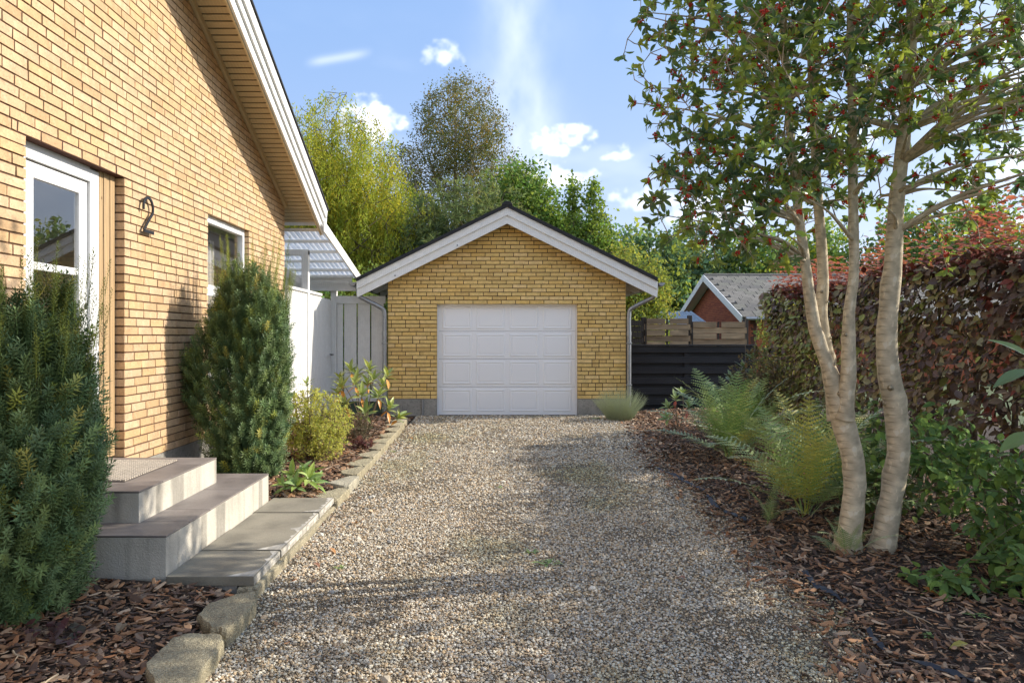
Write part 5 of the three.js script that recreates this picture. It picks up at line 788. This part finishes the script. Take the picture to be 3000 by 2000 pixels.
whorlPlant('rhododendron', 'yellowing rhododendron with a few orange leaves before the white fence', 'rhododendron', [[-1.78, 0.84, -9.6], [-1.55, 0.80, -9.5], [-1.40, 0.83, -9.7], [-1.95, 0.70, -9.4], [-1.65, 0.62, -9.2], [-1.45, 0.60, -9.3], [-2.05, 0.60, -9.7], [-1.85, 0.5, -9.2], [-1.35, 0.42, -9.5], [-1.68, 0.72, -9.8], [-1.50, 0.68, -9.95], [-1.25, 0.28, -9.7], [-1.6, 0.40, -9.15], [-1.98, 0.42, -9.3], [-1.88, 0.9, -9.7], [-1.62, 0.92, -9.6], [-2.0, 0.8, -9.6], [-1.75, 0.75, -9.3]], [-1.68, 0.05, -9.6], rhodoLeaf, rhodoM, 621, { n: 13, old: 0.5, oldMat: orangeM, s: 1.45 });
whorlPlant('rhododendron', 'small rhododendron peeking out behind the yellow green shrub', 'rhododendron', [[-2.2, 0.78, -8.7], [-2.33, 0.62, -8.6], [-2.1, 0.6, -8.8], [-2.25, 0.5, -8.9]], [-2.2, 0.05, -8.8], rhodoLeaf, rhodoM, 622, { n: 9 });
whorlPlant('rhododendron', 'small rhododendron with two red leaves in front of the black fence', 'rhododendron', [[2.55, 0.46, -10.5], [2.68, 0.36, -10.3], [2.42, 0.36, -10.4], [2.36, 0.22, -10.2], [2.7, 0.52, -10.7]], [2.6, 0.0, -10.5], rhodoLeaf, [lm([0.28, 0.36, 0.10]), lm([0.22, 0.30, 0.08])], 623, { n: 11, old: 0.12, oldMat: redM, s: 1.3 });
whorlPlant('rhododendron', 'taller rhododendron above the ferns beside the black fence', 'rhododendron', [[3.05, 0.78, -9.6], [3.25, 0.92, -9.7], [3.4, 1.05, -9.8], [3.15, 0.65, -9.4], [2.95, 0.58, -9.5], [3.5, 0.85, -9.6], [3.6, 1.1, -9.9]], [3.25, 0.0, -9.7], rhodoLeaf, [lm([0.22, 0.29, 0.10]), lm([0.18, 0.25, 0.07])], 624, { n: 11, s: 1.4 });
whorlPlant('hellebore', 'low bright green leafy plant in the mulch beside the edging stones', 'plant', [[-1.62, 0.2, -6.3], [-1.55, 0.15, -6.2], [-1.70, 0.16, -6.25], [-1.60, 0.15, -6.42], [-1.52, 0.1, -6.32], [-1.74, 0.1, -6.15], [-1.64, 0.11, -6.12]], [-1.62, 0.0, -6.3], [leafGeo(0.105, 0.04, { segs: 4, fold: 0.25, curl: 0.35 })], [lm([0.26, 0.38, 0.05]), lm([0.34, 0.44, 0.07]), lm([0.20, 0.32, 0.08])], 625, { n: 9, s: 1.25, r0: 0.005 });
// lavender tuft at the garage wall
{
  const r = rng(631), t = thing('lavender_bush', 'grey green lavender bush at the right corner of the garage', 'lavender'), list = [], tb = new Tubes(), g = leafGeo(0.05, 0.0095, { segs: 1, fold: 0 });
  const bloom = []; for (let i = 0; i < 620; i++) { const a = r() * 6.28, q = Math.sqrt(r()), b = V(2.0 + 0.18 * q * Math.cos(a), -0.02, -11.9 + 0.18 * q * Math.sin(a)), L = (0.56 - 0.16 * q) * (0.8 + 0.35 * r()), d = V(0.85 * q * Math.cos(a), 1, 0.85 * q * Math.sin(a)).normalize(), e = b.clone().add(d.clone().multiplyScalar(L)); tb.add([b, b.clone().lerp(e, 0.5).add(V(0, 0.02, 0)), e], [0.0022, 0.0017, 0.001], 3, null, false); for (let k = 0; k < 18; k++) { const u = 0.2 + 0.8 * r(); list.push([frame(b.clone().lerp(e, u), d.clone().add(rdir(r).multiplyScalar(0.8)), rdir(r), 0.8 + 0.6 * r()), tint(r, pick(r, [[0.42, 0.50, 0.30], [0.50, 0.56, 0.36], [0.34, 0.43, 0.22]]), 0.4)]); } if (r() < 0.12) for (let k = 0; k < 5; k++) list.push([frame(e.clone().add(d.clone().multiplyScalar(k * 0.012)), d.clone().add(rdir(r).multiplyScalar(0.7)), rdir(r), 0.4), tint(r, [0.24, 0.19, 0.17])]); }
  mesh('stalks', tb.geo(), std({ color: lin(0.36, 0.40, 0.24), roughness: 0.9 }), t); instances('foliage', g, M.leaf, list, t);
}
// ---------------------------------------------------------------- ferns
function frond(seed, L, arch, wid, rise) {
  const r = rng(seed), N = 26, pos = [], spine = []; let p = V(0, 0, 0), ang = rise; for (let i = 0; i <= N; i++) { spine.push(p.clone()); ang -= arch / N * (0.4 + 1.2 * i / N); p = p.clone().add(V(Math.cos(ang), Math.sin(ang), 0).multiplyScalar(L / N)); }
  const tri = (a, b, c) => pos.push(a.x, a.y, a.z, b.x, b.y, b.z, c.x, c.y, c.z);
  for (let i = 0; i < N; i++) { const w = lerp(0.0042, 0.0008, i / N), a = spine[i], b = spine[i + 1], s = V(0, 0, w), u = V(0, w, 0); tri(a.clone().add(s), b.clone().add(s), b.clone().sub(s)); tri(a.clone().add(s), b.clone().sub(s), a.clone().sub(s)); tri(a.clone().sub(u), b.clone().sub(u), b.clone().add(s)); }
  for (let i = 5; i < N; i++) for (const sg of [-1, 1]) {
    const t = i / N, len = wid * Math.pow(Math.sin(Math.PI * Math.pow(lerp(0.12, 0.995, (t - 0.14) / 0.86), 0.75)), 0.8) * (0.88 + 0.24 * r()); if (len < 0.006) continue;
    const a = spine[i], tg = spine[Math.min(N, i + 1)].clone().sub(spine[i - 1]).normalize(), nn = V(-tg.y, tg.x, 0), out = V(0, 0, sg).add(tg.clone().multiplyScalar(0.45)).add(nn.clone().multiplyScalar(0.18 - 0.2 * r())).normalize(), side = tg.clone().sub(out.clone().multiplyScalar(tg.dot(out))).normalize(), k = 7, hw = Math.min(0.017, L / N * 0.46);
    for (let q = 0; q < k; q++) { const f0 = q / k, f1 = (q + 1) / k, w = (f) => hw * (1 - Math.pow(f, 1.6)), dz = (f) => nn.clone().multiplyScalar(-0.10 * len * f * f), A = a.clone().add(out.clone().multiplyScalar(len * f0)).add(dz(f0)), B = a.clone().add(out.clone().multiplyScalar(len * f1)).add(dz(f1)), tooth = out.clone().multiplyScalar(len / k * 0.5); tri(A, B, A.clone().add(side.clone().multiplyScalar(w(f0))).add(tooth)); tri(A, A.clone().sub(side.clone().multiplyScalar(w(f0))).add(tooth), B); }
  }
  const g = new THREE.BufferGeometry(); g.setAttribute('position', new THREE.Float32BufferAttribute(pos, 3)); g.computeVertexNormals(); return g;
}
const fronds = [frond(1, 0.9, 0.75, 0.17, 1.25), frond(2, 0.95, 1.1, 0.18, 1.08), frond(3, 0.9, 1.0, 0.17, 0.85), frond(4, 0.85, 0.8, 0.16, 0.6), frond(5, 0.8, 0.5, 0.15, 1.4)];
const fernM = [lm([0.28, 0.41, 0.10], { clearcoat: 0.1, transmission: 0.4 }), lm([0.36, 0.46, 0.13], { clearcoat: 0.1, transmission: 0.4 }), lm([0.24, 0.34, 0.10], { clearcoat: 0.1, transmission: 0.4 }), lm([0.50, 0.46, 0.08], { clearcoat: 0.1, transmission: 0.4 })];
function fern(label, x, z, n, s, seed, bias = 0) { const r = rng(seed), t = thing('fern', label, 'fern', 'ferns in the right bed', [x, groundY(x, z) - 0.01, z]); for (let i = 0; i < n; i++) { const k = Math.floor(i / n * 5), m = mesh('frond', fronds[[4, 0, 1, 2, 3][k]], r() < 0.07 ? fernM[3] : fernM[Math.floor(r() * 3)], t), a = i * 2.399 + r() * 0.4, q = s * (0.8 + 0.35 * r()); m.position.set((r() - 0.5) * 0.08, 0, (r() - 0.5) * 0.08); m.rotation.set((r() - 0.5) * 0.15, a, (r() - 0.5) * 0.2); m.scale.setScalar(q); } return t; }
fern('large fern just left of the forked holly trunk', 2.33, -5.6, 20, 1.15, 641);
fern('wide fern arching over the mulch before the black fence', 2.56, -8.1, 24, 1.3, 642);
fern('fern half hidden behind the large fern', 2.98, -6.9, 16, 1.0, 643);
fern('pale fern between the two holly trunks', 2.82, -6.0, 16, 0.85, 644);
fern('upper fern standing below the rhododendron', 3.05, -8.9, 18, 1.15, 645);
fern('little fern at the foot of the forked holly trunk', 2.2, -4.62, 7, 0.34, 646);
fern('tiny fern on the mulch at the end of the fabric strip', 1.98, -5.42, 4, 0.4, 647);
// shrubs round the hedge
const midLeaf = leafGeo(0.055, 0.032, { segs: 3 }), coverLeaf = leafGeo(0.07, 0.042, { segs: 4, fold: 0.15, curl: 0.2, shape: (t) => Math.pow(Math.sin(Math.PI * Math.pow(Math.min(1, t * 0.97 + 0.02), 0.62)), 0.8) });
shrub('green_shrub', 'light green shrub at the far end of the copper hedge', 'shrub', [[4.15, 1.25, -10.5, 0.48, 0.75, 0.5], [3.95, 0.7, -10.1, 0.45, 0.6, 0.4], [4.3, 1.75, -10.3, 0.4, 0.3, 0.4]], [3.8, 0, -10.3], 620, midLeaf, M.leafThin, [[0.26, 0.32, 0.06], [0.36, 0.38, 0.07], [0.18, 0.25, 0.06], [0.40, 0.34, 0.08]], 651, { large: true, per: 7, stems: 9, spread: 0.06, sp: 0.3 });
shrub('dry_twigs', 'brownish bush between the rhododendron and the hedge', 'shrub', [[3.3, 0.75, -9.2, 0.4, 0.45, 0.4]], [3.4, 0, -9.2], 260, midLeaf, M.leafThin, [[0.16, 0.13, 0.06], [0.12, 0.12, 0.04], [0.20, 0.14, 0.06]], 653, { per: 4, stems: 9, spread: 0.05, sp: 0.2 });
shrub('leafy_ground_cover', 'dense green leafy undergrowth at the right edge beneath the hedge', 'shrub', [[3.3, 0.38, -4.35, 0.62, 0.42, 0.7, 1], [3.05, 0.12, -3.9, 0.42, 0.18, 0.5, 2], [2.95, 0.5, -5.0, 0.4, 0.35, 0.4, 0.9], [2.55, 0.02, -3.98, 0.35, 0.05, 0.2, 4]], [3.3, 0, -4.4], 560, coverLeaf, M.leaf, [[0.18, 0.29, 0.085], [0.23, 0.36, 0.09], [0.14, 0.24, 0.08], [0.27, 0.40, 0.09]], 655, { large: true, per: 6, stems: 12, sp: 0.35, spread: 0.09, lift: -0.15, main: 60, keep: (p) => p.y > -0.03 });
shrub('dark_undergrowth', 'dark leafy plants on the ground behind the two holly trunks', 'shrub', [[2.95, 0.22, -5.6, 0.45, 0.28, 0.5], [3.3, 0.35, -6.2, 0.4, 0.4, 0.9]], [3.0, 0, -5.8], 260, coverLeaf, M.leaf, [[0.10, 0.16, 0.055], [0.13, 0.20, 0.06], [0.18, 0.24, 0.06]], 657, { large: true, per: 5, stems: 9, sp: 0.3, spread: 0.07, main: 40 });
{
  // big toothed leaves leaning in from the right edge
  const r = rng(661), t = thing('chestnut_sapling', 'sapling with a few big toothed leaves at the right edge', 'sapling'), big = leafGeo(0.2, 0.075, { segs: 8, fold: 0.22, curl: 0.25, shape: (q) => Math.pow(Math.sin(Math.PI * Math.pow(q, 0.85)), 0.9) }), lmB = [lm([0.15, 0.24, 0.09]), lm([0.19, 0.28, 0.07])], tb = new Tubes(), hub = V(2.62, 1.18, -3.55);
  tb.add(curve([V(2.75, -0.05, -3.6), V(2.72, 0.6, -3.6), hub], 8), [0.009, 0.009, 0.008, 0.008, 0.007, 0.006, 0.005, 0.004, 0.003], 6); mesh('stem', tb.geo(), M.twig, t);
  for (const [x, y, z, dx, dy, dz] of [[2.55, 1.17, -3.55, -1, -0.25, 0.1], [2.58, 1.15, -3.5, -0.6, -0.75, 0.4], [2.62, 1.18, -3.55, 0.5, -0.5, 0.6], [2.64, 1.14, -3.55, 0.1, -1, 0.2], [2.6, 0.86, -3.58, -0.8, -0.1, 0.3], [2.66, 0.84, -3.58, 0.2, -0.5, 0.6], [2.6, 1.22, -3.6, -0.5, 0.5, -0.3]]) mesh('leaf', big, pick(r, lmB), t).applyMatrix4(frame(V(x, y, z), V(dx, dy, dz), V(0, 1, 0.4), 0.9 + 0.3 * r()));
}
// ---------------------------------------------------------------- small things on the ground
{
  const r = rng(671), g = leafGeo(0.06, 0.032, { segs: 3, fold: 0.3, curl: 0.35 }), mats = [[lm([0.50, 0.22, 0.04]), 'orange'], [lm([0.42, 0.36, 0.06]), 'yellow'], [lm([0.30, 0.13, 0.06]), 'reddish brown'], [lm([0.24, 0.17, 0.09]), 'dry tan']];
  const spots = [[-1.12, -9.9, 0, 'lying on the gravel before the garage'], [-1.52, -3.86, 2, 'beside the nearest paving slab'], [-1.75, -3.95, 3, 'in the mulch below the steps'], [-2.0, -3.98, 2, 'against the foot of the lower step'], [-1.72, -3.45, 3, 'in the mulch near the rough stones'], [-1.1, -4.9, 0, 'against the kerb under the slabs'], [-1.12, -4.6, 2, 'on the gravel by the slab kerb'], [-1.05, -5.5, 0, 'on the gravel beside the third slab'], [-1.1, -3.0, 2, 'on the gravel beside the nearest stone'], [1.1, -4.3, 2, 'on the gravel in the shade'], [1.55, -6.4, 0, 'at the edge of the shaded gravel'], [2.1, -3.3, 1, 'on the dark mulch at bottom right'], [2.25, -3.1, 1, 'on the dark mulch near the right corner'], [1.75, -3.75, 1, 'on the mulch by the fabric strip'], [2.3, -4.0, 0, 'on the mulch in front of the trunks'], [1.95, -2.95, 3, 'on the mulch near the bottom edge'], [-1.95, -2.9, 3, 'in the mulch at bottom left'], [-2.0, -2.75, 0, 'in the mulch near the lower left corner'], [-1.5, -8.0, 0, 'in the mulch by the far stones'], [-1.62, -9.1, 2, 'under the rhododendron'], [0.2, -8.2, 2, 'on the sunny gravel'], [0.9, -5.4, 3, 'on the gravel in the middle of the drive']];
  for (const [x, z, k, where] of spots) { const m = solo('fallen_leaf', g, mats[k][0], `fallen ${mats[k][1]} leaf ${where}`, 'leaf', 'fallen leaves'), up = V((r() - 0.5) * 0.6, 1, (r() - 0.5) * 0.6), a = r() * 6.28; m.applyMatrix4(frame(V(x, groundY(x, z) + 0.02, z), V(Math.cos(a), 0.05, Math.sin(a)), up, 1 + 0.5 * r())); }
  const wg = leafGeo(0.05, 0.016, { segs: 3, fold: 0.2, curl: 0.4 }), wm = [lm([0.15, 0.26, 0.03]), lm([0.20, 0.30, 0.04])];
  for (const [x, z, s, where] of [[0.33, -4.62, 1.5, 'spreading green weed in the middle of the gravel'], [0.24, -4.85, 0.9, 'smaller weed just behind the green weed'], [1.62, -12.0, 1.6, 'mossy weed at the foot of the garage door'], [-0.95, -4.55, 0.7, 'tiny weed on the gravel by the slabs'], [-1.2, -8.8, 0.9, 'tiny weed beside the far edging stones'], [0.05, -6.8, 0.7, 'tiny weed on the sunlit gravel'], [2.0, -3.45, 0.8, 'bright seedling in the dark mulch'], [2.35, -3.65, 0.9, 'pale green seedling before the ground cover']]) { const t = thing('weed', where, 'weed', 'weeds in the gravel and mulch', [x, groundY(x, z), z]); for (let k = 0; k < 14; k++) { const a = k * 2.399, m = mesh('leaf', wg, pick(r, wm), t); m.applyMatrix4(frame(V((r() - 0.5) * 0.05 * s, 0.004, (r() - 0.5) * 0.05 * s), V(Math.cos(a), 0.25 + 0.5 * r(), Math.sin(a)), V(0, 1, 0), s * (0.6 + 0.6 * r()))); } }
}

{
  const r = rng(681); for (const [x, z, l] of [[-1.95, -3.05, 'pale twig lying in the bark mulch at bottom left'], [-1.72, -2.85, 'forked dry twig near the lower left corner'], [-2.0, -2.62, 'thin twig crossing the mulch at the bottom edge'], [2.05, -3.6, 'thin dry twig on the dark mulch at bottom right'], [1.9, -5.0, 'dry twig beside the large fern']]) {
    const a = r() * 3.14, L = 0.12 + 0.12 * r(), y = groundY(x, z) + 0.03, d = V(Math.cos(a), 0.12 * (r() - 0.3), Math.sin(a)), n = V(-Math.sin(a), 0, Math.cos(a)), p = (t, o) => V(x, y, z).add(d.clone().multiplyScalar(L * (t - 0.5))).add(n.clone().multiplyScalar(o * L)), tb = new Tubes();
    tb.add(curve([p(0, 0), p(0.35, 0.05 * r()), p(0.7, -0.06 * r()), p(1, 0.03)], 8), [0.0045, 0.0043, 0.004, 0.0038, 0.0035, 0.003, 0.0026, 0.002, 0.0015], 6); tb.add([p(0.45, 0.02), p(0.65, 0.14), p(0.8, 0.2)], [0.0026, 0.002, 0.001], 5);
    solo('twig', tb.geo(), std({ color: lin(0.42, 0.33, 0.22), roughness: 0.95 }), l, 'twig', 'twigs on the mulch');
  }
}
renderer.render(scene, camera);
